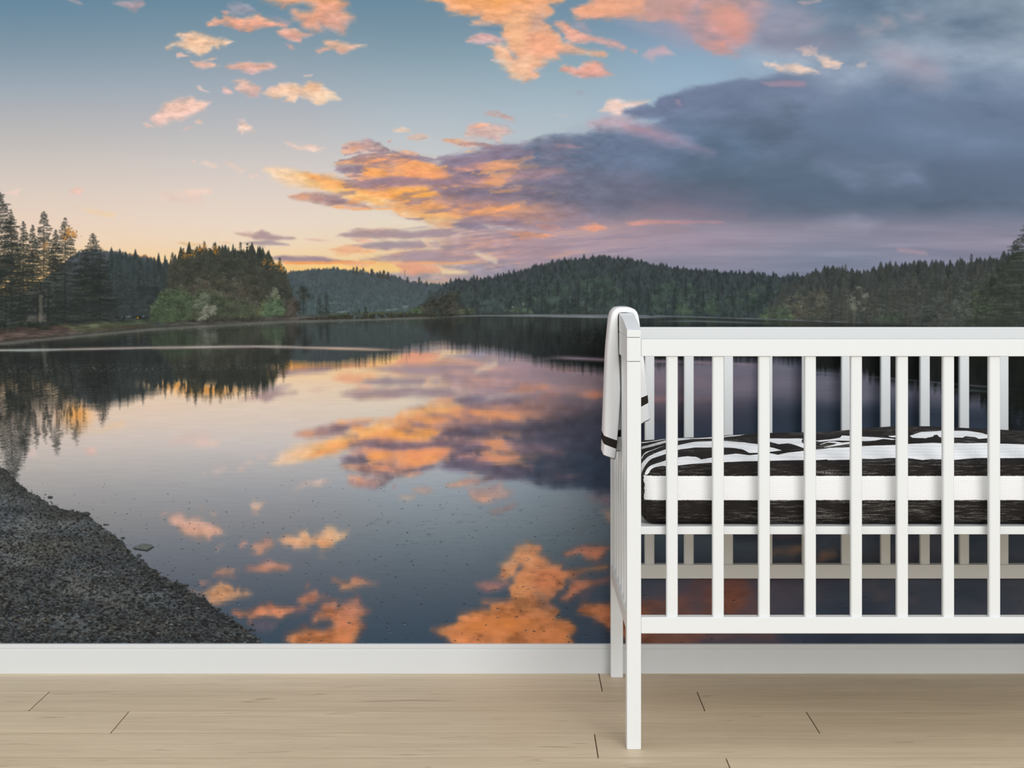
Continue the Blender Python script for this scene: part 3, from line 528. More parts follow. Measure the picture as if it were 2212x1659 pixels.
def paint_mural():
    S = np.zeros((MH, MW, 3), np.float32)
    paint_sky(S); paint_horizon(S)
    # faint broken texture over all the cloud
    T = np.zeros((MH, MW, 4), np.float32)
    paint_land(T)
    # the print is muted: greens lean to grey, with a little haze
    c = T[..., :3]; g = c.mean(-1, keepdims=True); green = np.clip((c[..., 1:2] - c[..., 0:1] + 4) / 12, 0, 1)
    c = c + (g - c) * (.02 + .44 * green); c = c * (.95 - .10 * green); T[..., :3] = c * .94 + np.asarray((70, 76, 78), np.float32) * .06
    O = S.copy()
    # opaque land below the tree line for the reflection
    X, Y = grid(MX0, 640, MX1, MY1)
    shore = curve('-460 762 0 735 60 730 150 722 330 704 620 690 700 690 1000 681 1050 677 1350 679 1620 686 1800 694 2000 704 2212 712 2620 722').astype(np.float32)[None, :]
    sky_w = fit_warp([(752,1145,735,211),(603,1000,574,365),(646,930,636,427),(821,981,790,363),(773,1060,785,306),(1075,1108,1075,243),(497,1283,430,92),(434,1149,390,235),(562,1097,530,272),(583,1222,540,148),(756,1255,735,100),
                      (586,1321,530,50),(715,1296,682,62),(700,1341,660,18),(1127,1172,1128,172),(1044,1265,1015,85),(1264,1196,1275,150),(1088,1233,1075,115),(869,847,870,505),(591,854,575,510),(800,765,800,590),(1650,870,1640,480),(2100,850,2100,490),(1330,1392,1340,-50),(1700,1300,1700,40),(2200,1300,2200,30),(0,1000,-20,400),(100,1300,20,100)])
    land_w = fit_warp([(452,881,442,523),(222,920,198,505),(128,973,94,458),(170,961,137,470),(546,854,519,523),(612,815,612,560),(352,827,340,563),(248,854,240,545),(20,1040,-5,405),(717,780,720,577),(938,741,930,612),(1270,800,1275,549),(1160,776,1150,574),(1597,790,1597,592),(1790,803,1826,572),(1983,845,2022,566),(2134,915,2190,500),(330,704,330,704),(0,736,0,736),(1000,682,1000,682),(1620,688,1620,688),(2212,714,2212,714),(620,691,620,691)])
    # ripples
    rip = (fbm(X / 60, Y / 2.2, 3, 400) - .5)
    amp = 1.6 + 5 * sstep(850, 960, Y) - 3 * sstep(1050, 1300, Y)
    n2 = fbm(X / 170, Y / 30, 3, 410)
    rx = X + rip * amp * 1.6 * (.3 + 1.4 * n2); ry = Y + (fbm(X / 90, Y / 3., 3, 420) - .5) * 7 * (.3 + 1.4 * n2)
    R = np.zeros(X.shape + (3,), np.float32); A = np.zeros(X.shape + (4,), np.float32)
    Tp = T.copy(); Tp[..., :3] *= Tp[..., 3:]
    for dy in (-9, -3, 3, 9):
        sx, sy = sky_w(rx, ry + dy * .5); R += sample(S, sx, sy) / 4
        lx, ly = land_w(rx, ry + dy)
        below = sstep(-4, 4, ly - (np.interp(lx.ravel(), np.arange(MX0, MX1), shore[0] - 16).reshape(lx.shape)))[..., None]
        q = sample(Tp, lx, ly); fill = np.concatenate([np.broadcast_to(np.float32((56, 62, 54)), lx.shape + (3,)), np.ones(lx.shape + (1,), np.float32)], -1)
        A += (q * (1 - below) + np.maximum(q, fill * below) * below) / 4
    f = np.interp(Y[:, 0], [690, 780, 950, 1080, 1180, 1300, 1400], [.96, .96, .92, .79, .70, .62, .56])[:, None].astype(np.float32)
    f = f * (1 - .12 * sstep(1000, 1500, X) * sstep(1000, 800, Y))
    warm = np.clip((R[..., 0] - R[..., 2] - 18) / 70, 0, 1)
    ff = f + (np.maximum(f, .95 - .10 * sstep(1150, 1390, Y)) - f) * warm
    blot = fbm(X / 46, Y / 22, 4, 470, .6); ff = ff * (1 - .24 * sstep(.40, .80, blot) * warm * sstep(1120, 1260, Y))
    ff = ff * (1 - .24 * np.clip((168 - R.mean(-1)) / 55, 0, 1) * (1 - warm) * sstep(820, 900, Y) * sstep(1180, 1080, Y))
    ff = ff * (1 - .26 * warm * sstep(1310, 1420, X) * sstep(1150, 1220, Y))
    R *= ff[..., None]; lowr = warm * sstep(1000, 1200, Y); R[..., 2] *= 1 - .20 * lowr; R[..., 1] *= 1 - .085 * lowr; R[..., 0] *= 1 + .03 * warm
    R *= 1 + (np.float32((-.02, .005, .035)) * ((1 - warm) * sstep(880, 960, Y) * sstep(1150, 1050, Y))[..., None])
    R[..., 2] += 6 * sstep(1100, 1300, Y) * (1 - warm)
    dk = (.86 - .30 * sstep(1050, 1290, X) * sstep(690, 730, Y))[..., None]
    gA = A[..., :3].mean(-1, keepdims=True); A[..., :3] = (A[..., :3] + (gA * np.float32((.95, 1.02, .98)) - A[..., :3]) * .35) * dk
    R *= 1 + np.float32((.03, -.02, -.045)) * ((1 - warm) * sstep(1150, 1260, Y))[..., None]
    # low sun seen again between the mirrored crowns
    gl = (np.exp(-((X - 450) / 70) ** 2 - ((Y - 842) / 12) ** 2) + .8 * np.exp(-((X - 365) / 50) ** 2 - ((Y - 830) / 9) ** 2) + .9 * np.exp(-((X - 625) / 40) ** 2 - ((Y - 784) / 12) ** 2) + .9 * np.exp(-((X - 165) / 30) ** 2 - ((Y - 895) / 26) ** 2))[..., None]
    R += (np.float32((252, 166, 70)) - R) * np.clip(gl, 0, 1) * .85
    br = sstep(.52, .64, fbm(X / 5, Y / 26, 3, 480)) * np.clip(gl[..., 0] * 1.6, 0, 1) * sstep(780, 800, Y)
    A *= 1 - .75 * br[..., None]
    gl2 = sstep(.5, .62, fbm(X / 6, Y / 40, 3, 482)) * np.exp(-((X - 118) / 62) ** 2 - ((Y - 905) / 30) ** 2); A *= 1 - .8 * gl2[..., None]
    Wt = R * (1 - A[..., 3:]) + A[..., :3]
    # broad pale slicks and drifting specks of foam
    def slick(s, col, w, a):
        P = pts(s); yc = np.interp(X[0], [p[0] for p in P], [p[1] for p in P], left=-9e3, right=-9e3)[None, :]
        ww = w * (.5 + fbm(X / 120, Y * 0 + 3, 3, int(P[0][1])))
        m = np.exp(-((Y - yc) / ww) ** 2) * np.clip(a * (.6 + .8 * fbm(X / 50, Y / 2, 3, 431)) * sstep(P[0][0], P[0][0] + 110, X) * sstep(P[-1][0], P[-1][0] - 110, X), 0, 1)
        Wt[:] = Wt * (1 - m[..., None]) + np.asarray(col, np.float32) * m[..., None]
    slick('-460 768 0 756 60 756 150 754 300 751 560 748 700 751 860 754', (178,166,160), 2.6, .85); slick('-40 757 0 756 110 756 180 754', (150,172,170), 3, .7)
    slick('620 753 700 752 800 755 900 756', (200,164,140), 2.2, .7)
    slick('940 684 1050 681 1200 683 1350 685 1480 684', (140,144,148), 1.7, .9); slick('1050 679 1200 680 1400 681 1700 690 1950 700', (132,138,144), 1.3, .8)
    slick('1150 774 1210 772 1312 777 1500 782 1700 790', (150,134,146), 3.4, .9); slick('1390 694 1500 693 1700 699', (122,128,130), 1.2, .7)
    slick('1420 790 1500 792 1700 800 1900 815 2212 842', (120,124,136), 1.6, .6); slick('1900 830 2050 840 2212 850', (96,110,112), 2, .6)
    slick('-460 770 0 742 150 728 330 711 620 694 720 692 1000 684', (122,120,114), 3.4, .55)
    m = sstep(.62, .8, fbm(X / 2.2, Y / 1.5, 2, 440)) * (np.exp(-((Y - (800 - X * .012)) / 5) ** 2) * sstep(700, 500, X) + .7 * np.exp(-((Y - 788) / 4) ** 2) * sstep(650, 450, X) + .8 * sstep(120, 20, X - (Y - 900) * .1) * sstep(840, 930, Y) * sstep(1040, 1000, Y)
          + .6 * sstep(1160, 1240, X - (Y - 700)) * sstep(700, 712, Y) * sstep(760, 735, Y) + .35 * sstep(760, 820, Y) * sstep(560, 300, X) * sstep(900, 860, Y) + .8 * np.exp(-((Y - np.interp(X, [0, 330, 700, 1000], [744, 713, 696, 687])) / 5) ** 2) * sstep(1010, 980, X))
    Wt = Wt * (1 - .36 * m[..., None]) + np.float32((150,158,152)) * (.36 * m[..., None])
    # fine ripple shading
    Wt *= (1 + (fbm(X / 40, Y / 1.6, 3, 450) - .5) * .06)[..., None]
    water = np.clip(Y - shore + .5 + (fbm(X / 14, Y * 0, 3, 460) - .5) * 4, 0, 1)[..., None]
    over(O, T)
    B = O[640 - MY0:]
    # mud between the wooded bank and the water
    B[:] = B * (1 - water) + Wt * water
    # the print is slightly soft in its fine detail
    q = O[380 - MY0:960 - MY0]; k = q.copy()
    k[1:-1] = (q[:-2] + 2 * q[1:-1] + q[2:]) / 4; q[:, 1:-1] = (k[:, :-2] + 2 * k[:, 1:-1] + k[:, 2:]) / 4
    # bubbles and floating bits
    for i in range(900):
        x = _rng.uniform(-200, 1340) if _rng.rand() < .8 else _rng.uniform(1340, 2400); y = 1030 + 365 * _rng.rand() ** .8
        s = .45 + 1.5 * ((y - 1000) / 400) * _rng.rand() ** 2.2
        stamp(O, x, y, 2.1 * s + .5, .85 * s + .3, (44,50,58), .55)
        if y > 1200 and _rng.rand() < .5: stamp(O, x + s, y + 1.4 * s, 1.6 * s, .6 * s, (176,170,172), .5)
    for i in range(160):
        x = _rng.uniform(800, 1340); y = _rng.uniform(1090, 1290); stamp(O, x, y, 5 + 5 * _rng.rand(), .7, (84,92,112), .4)
    # gravel beach
    bp = '-460 800 -120 930 -30 985 0 1002 30 1032 60 1060 100 1084 140 1100 185 1110 215 1132 240 1150 270 1176 290 1200 312 1216 332 1231 360 1250 392 1263 412 1276 450 1300 482 1325 520 1350 545 1370 580 1395 600 1420 -460 1420'
    P = pts(bp); X, Y = grid(MX0, 860, 700, MY1)
    d = poly_sd(P, X, Y) + (fbm(X / 12, Y / 8, 4, 500) - .5) * 14
    al = sstep(-1.5, 1.5, d)[..., None]
    wet = sstep(40, 0, d)
    n = fbm(X / 90, Y / 30, 4, 510); c = np.stack([88 + 30 * (n - .5), 92 + 22 * (n - .5), 92 + 4 * (n - .5)], -1)
    n = fbm(X / 5, Y / 2.6, 4, 520, .7); c *= (.42 + 1.0 * n)[..., None]; n = fbm(X / 120, Y / 26, 4, 515); c *= (.92 + .22 * sstep(.45, .75, n))[..., None]
    c *= (1 - .22 * wet - .10 * sstep(1200, 1400, Y))[..., None]
    B = O[860 - MY0:, :700 - MX0]; B[:] = B * (1 - al) + c * al
    C = np.stack([_rng.uniform(MX0, 640, 52000), _rng.uniform(880, 1400, 52000)], 1).astype(np.float32)
    C = C[(poly_sd(P, C[:, 0], C[:, 1]) + _rng.normal(size=len(C)) * 5) > 2]
    C = C[np.argsort(C[:, 1])]
    C = C[:30000]; pn = fbm(C[:, 0] / 120, C[:, 1] / 26, 4, 515); keep = _rng.rand(len(C)) > .12 + .45 * sstep(.46, .75, pn)
    for x, y in C[keep]:
        s = (.62 + (y - 960) / 210.) * (.4 + 1.2 * _rng.rand() ** 3)
        t = _rng.rand(); g = 32 + 78 * t ** 1.8 + (40 if _rng.rand() < .05 else 0)
        tint = ((1.07, 1.0, .90), (.96, 1.02, 1.03), (.98, 1, .98), (.95, 1.0, 1.02))[_rng.randint(4)]
        w = 1.3 * s + .4
        stamp(O, x, y + .7 * s, w, .7 * s + .3, (26,28,30), .6, 1.6)
        stamp(O, x, y, w, .62 * s + .25, (g * tint[0], g * tint[1], g * tint[2]), .72, 1.8)
    # wet stones at the edge and one flat rock
    for i in range(len(P) - 8):
        pass
    for x, y, w in ((108,1074,6),(186,1110,9),(226,1133,4),(232,1133,3),(265,1162,5),(300,1200,6),(307,1210,5),(402,1264,6),(436,1292,6),(498,1334,6),(490,1345,9),(535,1362,5),(545,1349,4),(547,1361,5)):
        stamp(O, x, y, w, w * .55, (44,46,48), .95); stamp(O, x - .5, y - w * .2, w * .7, w * .25, (82,86,88), .7)
    Xr, Yr = grid(275, 1165, 345, 1200)
    for s, col in (('286 1184 292 1180 300 1177 308 1174 326 1176 333 1182 318 1191 290 1187', (52,56,56)), ('288 1183 300 1177 309 1174 325 1176 331 1180 316 1187', (96,102,98))):
        al = sstep(-.8, .8, poly_sd(pts(s), Xr, Yr) + (fbm(Xr / 6, Yr / 4, 3, 530) - .5) * 1.5)[..., None]
        Bq = O[1165 - MY0:1200 - MY0, 275 - MX0:345 - MX0]; Bq[:] = Bq * (1 - al) + np.asarray(col, np.float32) * al * (.85 + .3 * fbm(Xr / 5, Yr / 3, 3, 531))[..., None] 
    return np.clip(O, 0, 255)
# ---------------------------------------------------------------- the room
import bpy, bmesh, math
from mathutils import Vector, noise as mnoise
F = 4234.0; VX = 1118.0; VY = 555.0; H = 1064.5 * 4.0 / 4234.0; WALL = 4.746     # focal length in px, vanishing point, eye height, distance to the wall
scene = bpy.context.scene
WORLD, SUN, SUN_ANGLE, SUN_DIR = (.66, 1.0), 1.50, 26, (-.20, .88, -.36)      # daylight at the horizon and overhead; sun direction is where the light travels
COL = scene.collection

def wx(px, d): return (px - VX) * d / F
def wz(py, d): return H - (py - VY) * d / F
def wy(d): return d - WALL

def lin(c):
    return tuple(((v / 255) / 12.92 if v / 255 <= .04045 else ((v / 255 + .055) / 1.055) ** 2.4) for v in c) + (1.,)

def material(name):
    m = bpy.data.materials.new(name); m.use_nodes = True
    return m, m.node_tree.nodes, m.node_tree.links, m.node_tree.nodes['Principled BSDF']

def link(o, parent=None):
    COL.objects.link(o)
    if parent is not None: o.parent = parent
    return o

def mesh_obj(name, bm, mat, parent=None, smooth=True):
    me = bpy.data.meshes.new(name); bm.normal_update(); bm.to_mesh(me); bm.free()
    for m in (mat if isinstance(mat, (list, tuple)) else [mat]): me.materials.append(m)
    if smooth:
        for p in me.polygons: p.use_smooth = True
    return link(bpy.data.objects.new(name, me), parent)

def add_box(bm, x0, x1, y0, y1, z0, z1, bev=.002, seg=2):
    r = bmesh.ops.create_cube(bm, size=1)
    vs = r['verts']
    for v in vs:
        v.co = Vector(((x0 + x1) / 2 + v.co.x * (x1 - x0), (y0 + y1) / 2 + v.co.y * (y1 - y0), (z0 + z1) / 2 + v.co.z * (z1 - z0)))
    es = list({e for v in vs for e in v.link_edges})
    if bev > 0: bmesh.ops.bevel(bm, geom=es, offset=bev, offset_type='OFFSET', segments=seg, profile=.5, affect='EDGES', clamp_overlap=True)

def box_obj(name, mat, parent, *a, **k):
    bm = bmesh.new(); add_box(bm, *a, **k)
    o = mesh_obj(name, bm, mat, parent)
    md = o.modifiers.new('wn', 'WEIGHTED_NORMAL'); md.keep_sharp = False; md.weight = 80
    return o

# ---- materials
def painted(name, col, rough=.45, spec=.35):
    m, N, L, b = material(name)
    b.inputs['Roughness'].default_value = rough; b.inputs['Specular IOR Level'].default_value = spec
    no = N.new('ShaderNodeTexNoise'); no.inputs['Scale'].default_value = 60; no.inputs['Detail'].default_value = 3
    tc = N.new('ShaderNodeTexCoord'); L.new(tc.outputs['Object'], no.inputs['Vector'])
    mx = N.new('ShaderNodeMix'); mx.data_type = 'RGBA'
    mx.inputs[6].default_value = tuple(c * .985 for c in col[:3]) + (1,); mx.inputs[7].default_value = col
    L.new(no.outputs['Fac'], mx.inputs[0]); L.new(mx.outputs[2], b.inputs['Base Color'])
    return m
M_CRIB = painted('white_lacquer', (.765, .785, .785, 1), .38)
M_BASE = painted('white_skirting_paint', (.645, .665, .67, 1), .5, .25)
M_WALL = painted('white_wall_paint', (.8, .8, .79, 1), .8, .1)

def wood_floor():
    m, N, L, b = material('pale_oak_boards')
    uv = N.new('ShaderNodeUVMap'); at = N.new('ShaderNodeAttribute'); at.attribute_name = 'tone'
    sep = N.new('ShaderNodeSeparateXYZ'); L.new(uv.outputs[0], sep.inputs[0])
    def noise(sx, sy, det, dist, rough=.55):
        mp = N.new('ShaderNodeMapping'); mp.inputs['Scale'].default_value = (sx, sy, 1); L.new(uv.outputs[0], mp.inputs[0])
        n = N.new('ShaderNodeTexNoise'); n.inputs['Scale'].default_value = 1; n.inputs['Detail'].default_value = det; n.inputs['Distortion'].default_value = dist; n.inputs['Roughness'].default_value = rough
        L.new(mp.outputs[0], n.inputs['Vector']); return n
    fine = noise(14, 420, 5, .4, .7); mid = noise(2.2, 46, 4, 1.6); broad = noise(1.1, 9, 3, .8)
    def ramp(src, a, b_, lo, hi):
        mr = N.new('ShaderNodeMapRange'); mr.inputs[1].default_value = a; mr.inputs[2].default_value = b_; mr.inputs[3].default_value = lo; mr.inputs[4].default_value = hi
        L.new(src, mr.inputs[0]); return mr.outputs[0]
    def mul(a, c):
        n = N.new('ShaderNodeMath'); n.operation = 'MULTIPLY'; L.new(a, n.inputs[0])
        if isinstance(c, float): n.inputs[1].default_value = c
        else: L.new(c, n.inputs[1])
        return n.outputs[0]
    k = mul(mul(ramp(fine.outputs['Fac'], .3, .7, .90, 1.08), ramp(mid.outputs['Fac'], .3, .72, 1.07, .88)), ramp(broad.outputs['Fac'], .3, .7, 1.05, .93))
    # grain figure: stretched rings in places
    wv = N.new('ShaderNodeTexWave'); wv.wave_type = 'BANDS'; wv.bands_direction = 'Y'; wv.inputs['Scale'].default_value = 16; wv.inputs['Distortion'].default_value = 9; wv.inputs['Detail'].default_value = 3; wv.inputs['Detail Scale'].default_value = .7
    mp = N.new('ShaderNodeMapping'); mp.inputs['Scale'].default_value = (.35, 1.6, 1); L.new(uv.outputs[0], mp.inputs[0]); L.new(mp.outputs[0], wv.inputs['Vector'])
    k = mul(k, ramp(wv.outputs['Fac'], 0, 1, .965, 1.02))
    # short dark flecks / knots
    kn = noise(3.4, 22, 2, 2.2); k = mul(k, ramp(kn.outputs['Fac'], .64, .76, 1.0, .70)); k = mul(k, at.outputs['Fac'])
    ro = N.new('ShaderNodeValToRGB'); ro.color_ramp.elements[0].color = (.37, .278, .178, 1); ro.color_ramp.elements[1].color = (.79, .652, .47, 1)
    ro.color_ramp.elements[0].position = .45; ro.color_ramp.elements[1].position = 1.25 / 1.25
    kk = mul(k, .8); L.new(kk, ro.inputs[0]); L.new(ro.outputs[0], b.inputs['Base Color'])
    b.inputs['Roughness'].default_value = .5; b.inputs['Specular IOR Level'].default_value = .25
    bp = N.new('ShaderNodeBump'); bp.inputs['Strength'].default_value = .04; bp.inputs['Distance'].default_value = .002; L.new(fine.outputs['Fac'], bp.inputs['Height']); L.new(bp.outputs[0], b.inputs['Normal'])
    return m

def make_floor():
    import random
    rn = random.Random(5)
    bm = bmesh.new(); uvl = bm.loops.layers.uv.new('UVMap'); tl = bm.faces.layers.float.new('tone')
    y_edge = [wy(d) for d in (4.746, 4.539, 4.340, 4.138, 3.935)]
    while y_edge[-1] > -5.6: y_edge.append(y_edge[-1] - .2015)
    joint = [.196, .415, .638, .162, .418]; g = .0013; h_ = .0024; dp = .0050
    XA, XB = -3.2, 3.2
    for r in range(len(y_edge) - 1):
        y1, y0 = y_edge[r], y_edge[r + 1]
        j = joint[r] if r < len(joint) else rn.uniform(0, 1.5)
        x = j - 1.4975 * math.ceil((j - XA) / 1.4975)
        while x < XB:
            a, b_ = max(x, XA), min(x + 1.4975, XB); x += 1.4975
            if b_ - a < .05: continue
            ou, ov = rn.uniform(0, 40), rn.uniform(0, 40); tone = rn.uniform(.965, 1.03)
            t = [(a + g, y0 + h_, 0), (b_ - g, y0 + h_, 0), (b_ - g, y1 - h_, 0), (a + g, y1 - h_, 0)]
            lo = [(a, y0, -dp), (b_, y0, -dp), (b_, y1, -dp), (a, y1, -dp)]
            tv = [bm.verts.new(p) for p in t]; lv = [bm.verts.new(p) for p in lo]
            fs = [bm.faces.new(tv)] + [bm.faces.new((lv[i], lv[(i + 1) % 4], tv[(i + 1) % 4], tv[i])) for i in range(4)]
            for n, f in enumerate(fs):
                f[tl] = tone if n == 0 else tone * .16
                for lp in f.loops: lp[uvl].uv = (lp.vert.co.x + ou, lp.vert.co.y - y0 + ov)
    zb = -.05
    q = [bm.verts.new(p) for p in ((XA, y_edge[-1], zb), (XB, y_edge[-1], zb), (XB, .12, zb), (XA, .12, zb))]
    bm.faces.new(q)
    o = mesh_obj('floor', bm, wood_floor(), smooth=False)
    o['kind'] = 'structure'; o['label'] = 'pale oak plank floor running along the wall'
make_floor()

# wall, print, skirting
WX0, WX1 = wx(MX0, WALL), wx(MX1, WALL)
bm = bmesh.new(); add_box(bm, -3.2, 3.2, .0015, .12, -.05, 2.45, bev=0)
o = mesh_obj('wall_back', bm, M_WALL, smooth=False); o['kind'] = 'structure'; o['label'] = 'white wall carrying the lake mural'

def mural_material():
    im = bpy.data.images.new('lake_print', MW, MH, alpha=False, float_buffer=False)
    A = np.ones((MH, MW, 4), np.float32); A[..., :3] = (paint_mural() / 255.)[::-1]
    im.pixels.foreach_set(A.ravel()); im.update(); im.pack()
    m, N, L, b = material('matte_mural_print')
    t = N.new('ShaderNodeTexImage'); t.image = im; t.extension = 'EXTEND'; t.interpolation = 'Cubic'
    uv = N.new('ShaderNodeUVMap'); L.new(uv.outputs[0], t.inputs[0])
    mx = N.new('ShaderNodeMix'); mx.data_type = 'RGBA'; mx.blend_type = 'MULTIPLY'; mx.inputs[0].default_value = 1
    mx.inputs[7].default_value = (MURAL_GAIN * .96, MURAL_GAIN * .97, MURAL_GAIN, 1); L.new(t.outputs[0], mx.inputs[6]); L.new(mx.outputs[2], b.inputs['Base Color'])
    b.inputs['Roughness'].default_value = .85; b.inputs['Specular IOR Level'].default_value = .05
    return m
MURAL_GAIN = .93
bm = bmesh.new(); uvl = bm.loops.layers.uv.new('UVMap')
zt, zb_ = wz(MY0, WALL), wz(MY1, WALL)
add_box(bm, WX0, WX1, 0, .0015, zb_, zt, bev=0)
for f in bm.faces:
    for lp in f.loops: lp[uvl].uv = ((lp.vert.co.x - WX0) / (WX1 - WX0), (lp.vert.co.z - zb_) / (zt - zb_))
o = mesh_obj('wall_mural', bm, mural_material(), smooth=False)
o['label'] = 'wall-wide printed mural of an orange sunset over a calm lake'; o['category'] = 'mural'

bm = bmesh.new()
prof = [(.0, .0), (-.0150, .0), (-.0150, .0555), (-.0143, .0572), (-.0122, .0578), (-.0122, .0600), (-.0136, .0607), (-.0136, .0690), (-.0126, .0702), (0, .0702)]
va = [bm.verts.new((-3.2, y, z)) for y, z in prof]; vb = [bm.verts.new((3.2, y, z)) for y, z in prof]
for i in range(len(prof)):
    j = (i + 1) % len(prof); bm.faces.new((va[i], va[j], vb[j], vb[i]))
bm.faces.new(va[::-1]); bm.faces.new(vb)
bmesh.ops.recalc_face_normals(bm, faces=bm.faces)
o = mesh_obj('baseboard_back', bm, M_BASE, smooth=False); o['kind'] = 'structure'; o['label'] = 'low white baseboard with a fine groove near its top'

# ---- the crib
D0 = 4.0; CX0 = wx(1354, D0); PW = wx(1385, D0) - CX0; PD = .045                  # front plane, left side, post width and depth
DB = 4.684                                                                         # front face of the rear posts
Y0, YB = wy(D0), wy(DB)
PITCH = .0942; SW = .0236; NS = 13
S0 = wx(1452.5, 4.0)                                                               # centre of the first bar
INNER = 2 * (S0 - CX0 - PW) + (NS - 1) * PITCH
CX1 = CX0 + 2 * PW + INNER
Z_SEAM, Z_SEAM2 = wz(781.5, D0), wz(729, D0); Z_TOPF = wz(713, D0)
Z_TR0, Z_TR1 = wz(770, D0), wz(733, D0); Z_BR0, Z_BR1 = wz(1369, D0), wz(1333.5, D0)
RD = .030
crib = link(bpy.data.objects.new('crib', None)); crib.location = ((CX0 + CX1) / 2, (Y0 + YB + .03) / 2, 0)
crib['label'] = 'white slatted wooden baby crib standing against the mural wall'; crib['category'] = 'crib'
bpy.context.view_layer.update()
def part(name, *a, **k):
    o = box_obj(name, M_CRIB, crib, *a, **k); o.location = -crib.location; return o
DPB = .032
for x in (CX0, CX1 - PW):
    part('leg', x, x + PW, Y0, Y0 + PD, 0, Z_SEAM, bev=.0016)
    part('leg', x, x + PW, YB, YB + DPB, 0, Z_SEAM, bev=.0016)
    part('end_rail', x + .0002, x + PW - .0002, Y0 + .0002, YB + DPB, Z_SEAM + .0009, Z_SEAM2 - .0004, bev=.0012)
    # arched cap on the end, highest over its middle
    bm = bmesh.new(); ya, yb = Y0 + .0002, YB + DPB; ym = (ya + yb) / 2; zc = wz(676, 4.31)
    prof = []
    for i in range(41):
        t = i / 40; s = abs(t - .5) * 2
        prof.append((ya + (yb - ya) * t, Z_TOPF + (zc - Z_TOPF) * (1 - max(0, (s - .04) / .96) ** 1.75)))
    prof = [(yb, Z_SEAM2 + .0004), (ya, Z_SEAM2 + .0004)] + prof
    A = [bm.verts.new((x + .0002, y, z)) for y, z in prof]; B = [bm.verts.new((x + PW - .0002, y, z)) for y, z in prof]
    for i in range(len(prof)):
        j = (i + 1) % len(prof); bm.faces.new((A[i], B[i], B[j], A[j]))
    bm.faces.new(A); bm.faces.new(B[::-1]); bmesh.ops.recalc_face_normals(bm, faces=bm.faces)
    bmesh.ops.bevel(bm, geom=[e for e in bm.edges if e.calc_face_angle(0) > .5], offset=.001, segments=2, affect='EDGES', profile=.5)
    o = mesh_obj('end_cap', bm, M_CRIB, crib); o.location = -crib.location
    o.modifiers.new('wn', 'WEIGHTED_NORMAL').weight = 80
    part('end_rail', x + .0008, x + PW - .002, Y0 + PD, YB, Z_BR0, Z_BR1, bev=.0014)
    xc = x + PW / 2
    for k in range(6):
        y = Y0 + PD + (YB - Y0 - PD) * (k + .5 + .0) / 6
        part('slat', xc - .0095, xc + .0095, y - SW / 2, y + SW / 2, Z_BR1 - .004, Z_SEAM + .004, bev=.004, seg=3)
for y, yo in ((Y0, .0), (YB, .0)):
    part('top_rail', CX0 + PW, CX1 - PW, y + .0012, y + RD, Z_TR0, Z_TR1, bev=.0016)
    part('bottom_rail', CX0 + PW, CX1 - PW, y + .0008, y + RD, Z_BR0, Z_BR1, bev=.0016)
    for k in range(NS):
        x = S0 + PITCH * k
        part('slat', x - SW / 2, x + SW / 2, y + .0055, y + RD - .0055, Z_BR1 - .004, Z_TR0 + .004, bev=.0042, seg=4)
ZB1, ZB0 = wz(1136.5, 4.04), wz(1154, 4.04)
o = part('mattress_base', CX0 + PW + .0005, CX1 - PW - .0005, Y0 + RD + .006, YB - .003, ZB0, ZB1, bev=.0015)

# ---- mattress in a brush-striped cover
# outlines of the white brush strokes on the cover, plan millimetres (along the crib, across it)
STROKES = [
    '287 -200 341 -260 338 -294 286 -230',
    '280 -321 335 -323 366 -291 415 -302 467 -323 520 -255 504 -320 464 -353 437 -356 392 -333 359 -370 331 -373 277 -370',
    '269 -486 282 -437 296 -432 328 -415 316 -426 295 -443 276 -471 268 -510',
    '264 -563 297 -504 323 -482 352 -453 393 -408 431 -416 456 -429 495 -467 521 -514 538 -548 562 -581 545 -584 512 -587 492 -587 482 -551 469 -533 447 -516 422 -505 385 -498 346 -531 318 -545 286 -580 259 -649',
    '256 -690 277 -659 312 -622 339 -612 360 -603 375 -609 386 -633 411 -620 438 -597 462 -590 492 -608 510 -605 525 -592 536 -599 549 -612 573 -596 610 -585 638 -576 663 -571 673 -569 660 -645 626 -651 600 -654 528 -656 503 -656 431 -661 406 -664 362 -667 334 -672 312 -675 300 -673 284 -677 270 -685 262 -691 254 -696 250 -690',
    '661 -569 713 -565 739 -564 810 -568 836 -569 907 -573 934 -569 1010 -560 1035 -563 1081 -562 1174 -557 1314 -533 1279 -644 1149 -649 1059 -649 1014 -650 988 -649 956 -651 914 -658 889 -657 863 -656 845 -661 823 -654 794 -650 770 -651 745 -654 724 -649 698 -652 648 -652',
    '517 -413 531 -435 556 -442 612 -452 623 -460 615 -499 617 -547 613 -569 596 -540 584 -518 562 -527 549 -492 536 -449',
    '644 -494 676 -484 705 -460 715 -426 732 -442 757 -465 779 -478 798 -499 816 -526 806 -527 790 -511 771 -523 746 -523 722 -508 697 -497 674 -500 653 -511',
    '644 -547 673 -508 684 -507 698 -527 719 -519 716 -538 685 -551 664 -561 649 -565 679 -542 688 -533 670 -523',
    '850 -499 881 -470 899 -458 934 -445 963 -437 990 -425 1013 -443 1028 -485 1018 -518 992 -529 989 -512 968 -504 960 -523 944 -524 917 -527 909 -520 909 -499 901 -504 896 -518 878 -533 851 -521',
    '807 -475 829 -481 825 -502 812 -496',
    '1119 -446 1177 -410 1272 -349 1297 -400 1216 -478 1136 -491']
MXA, MXB = CX0 + PW + .005, CX1 - PW - .005
MYA, MYB = wy(4.052), wy(4.655)
MZ0, MZ1 = ZB1, wz(1012, 4.06)
CU = [0, .02, .068, .12, .24, .37, .41, .5, .735, .9, 1]; CV = [.002, .007, .023, .026, .037, .042, .047, .056, .045, .03, .004]
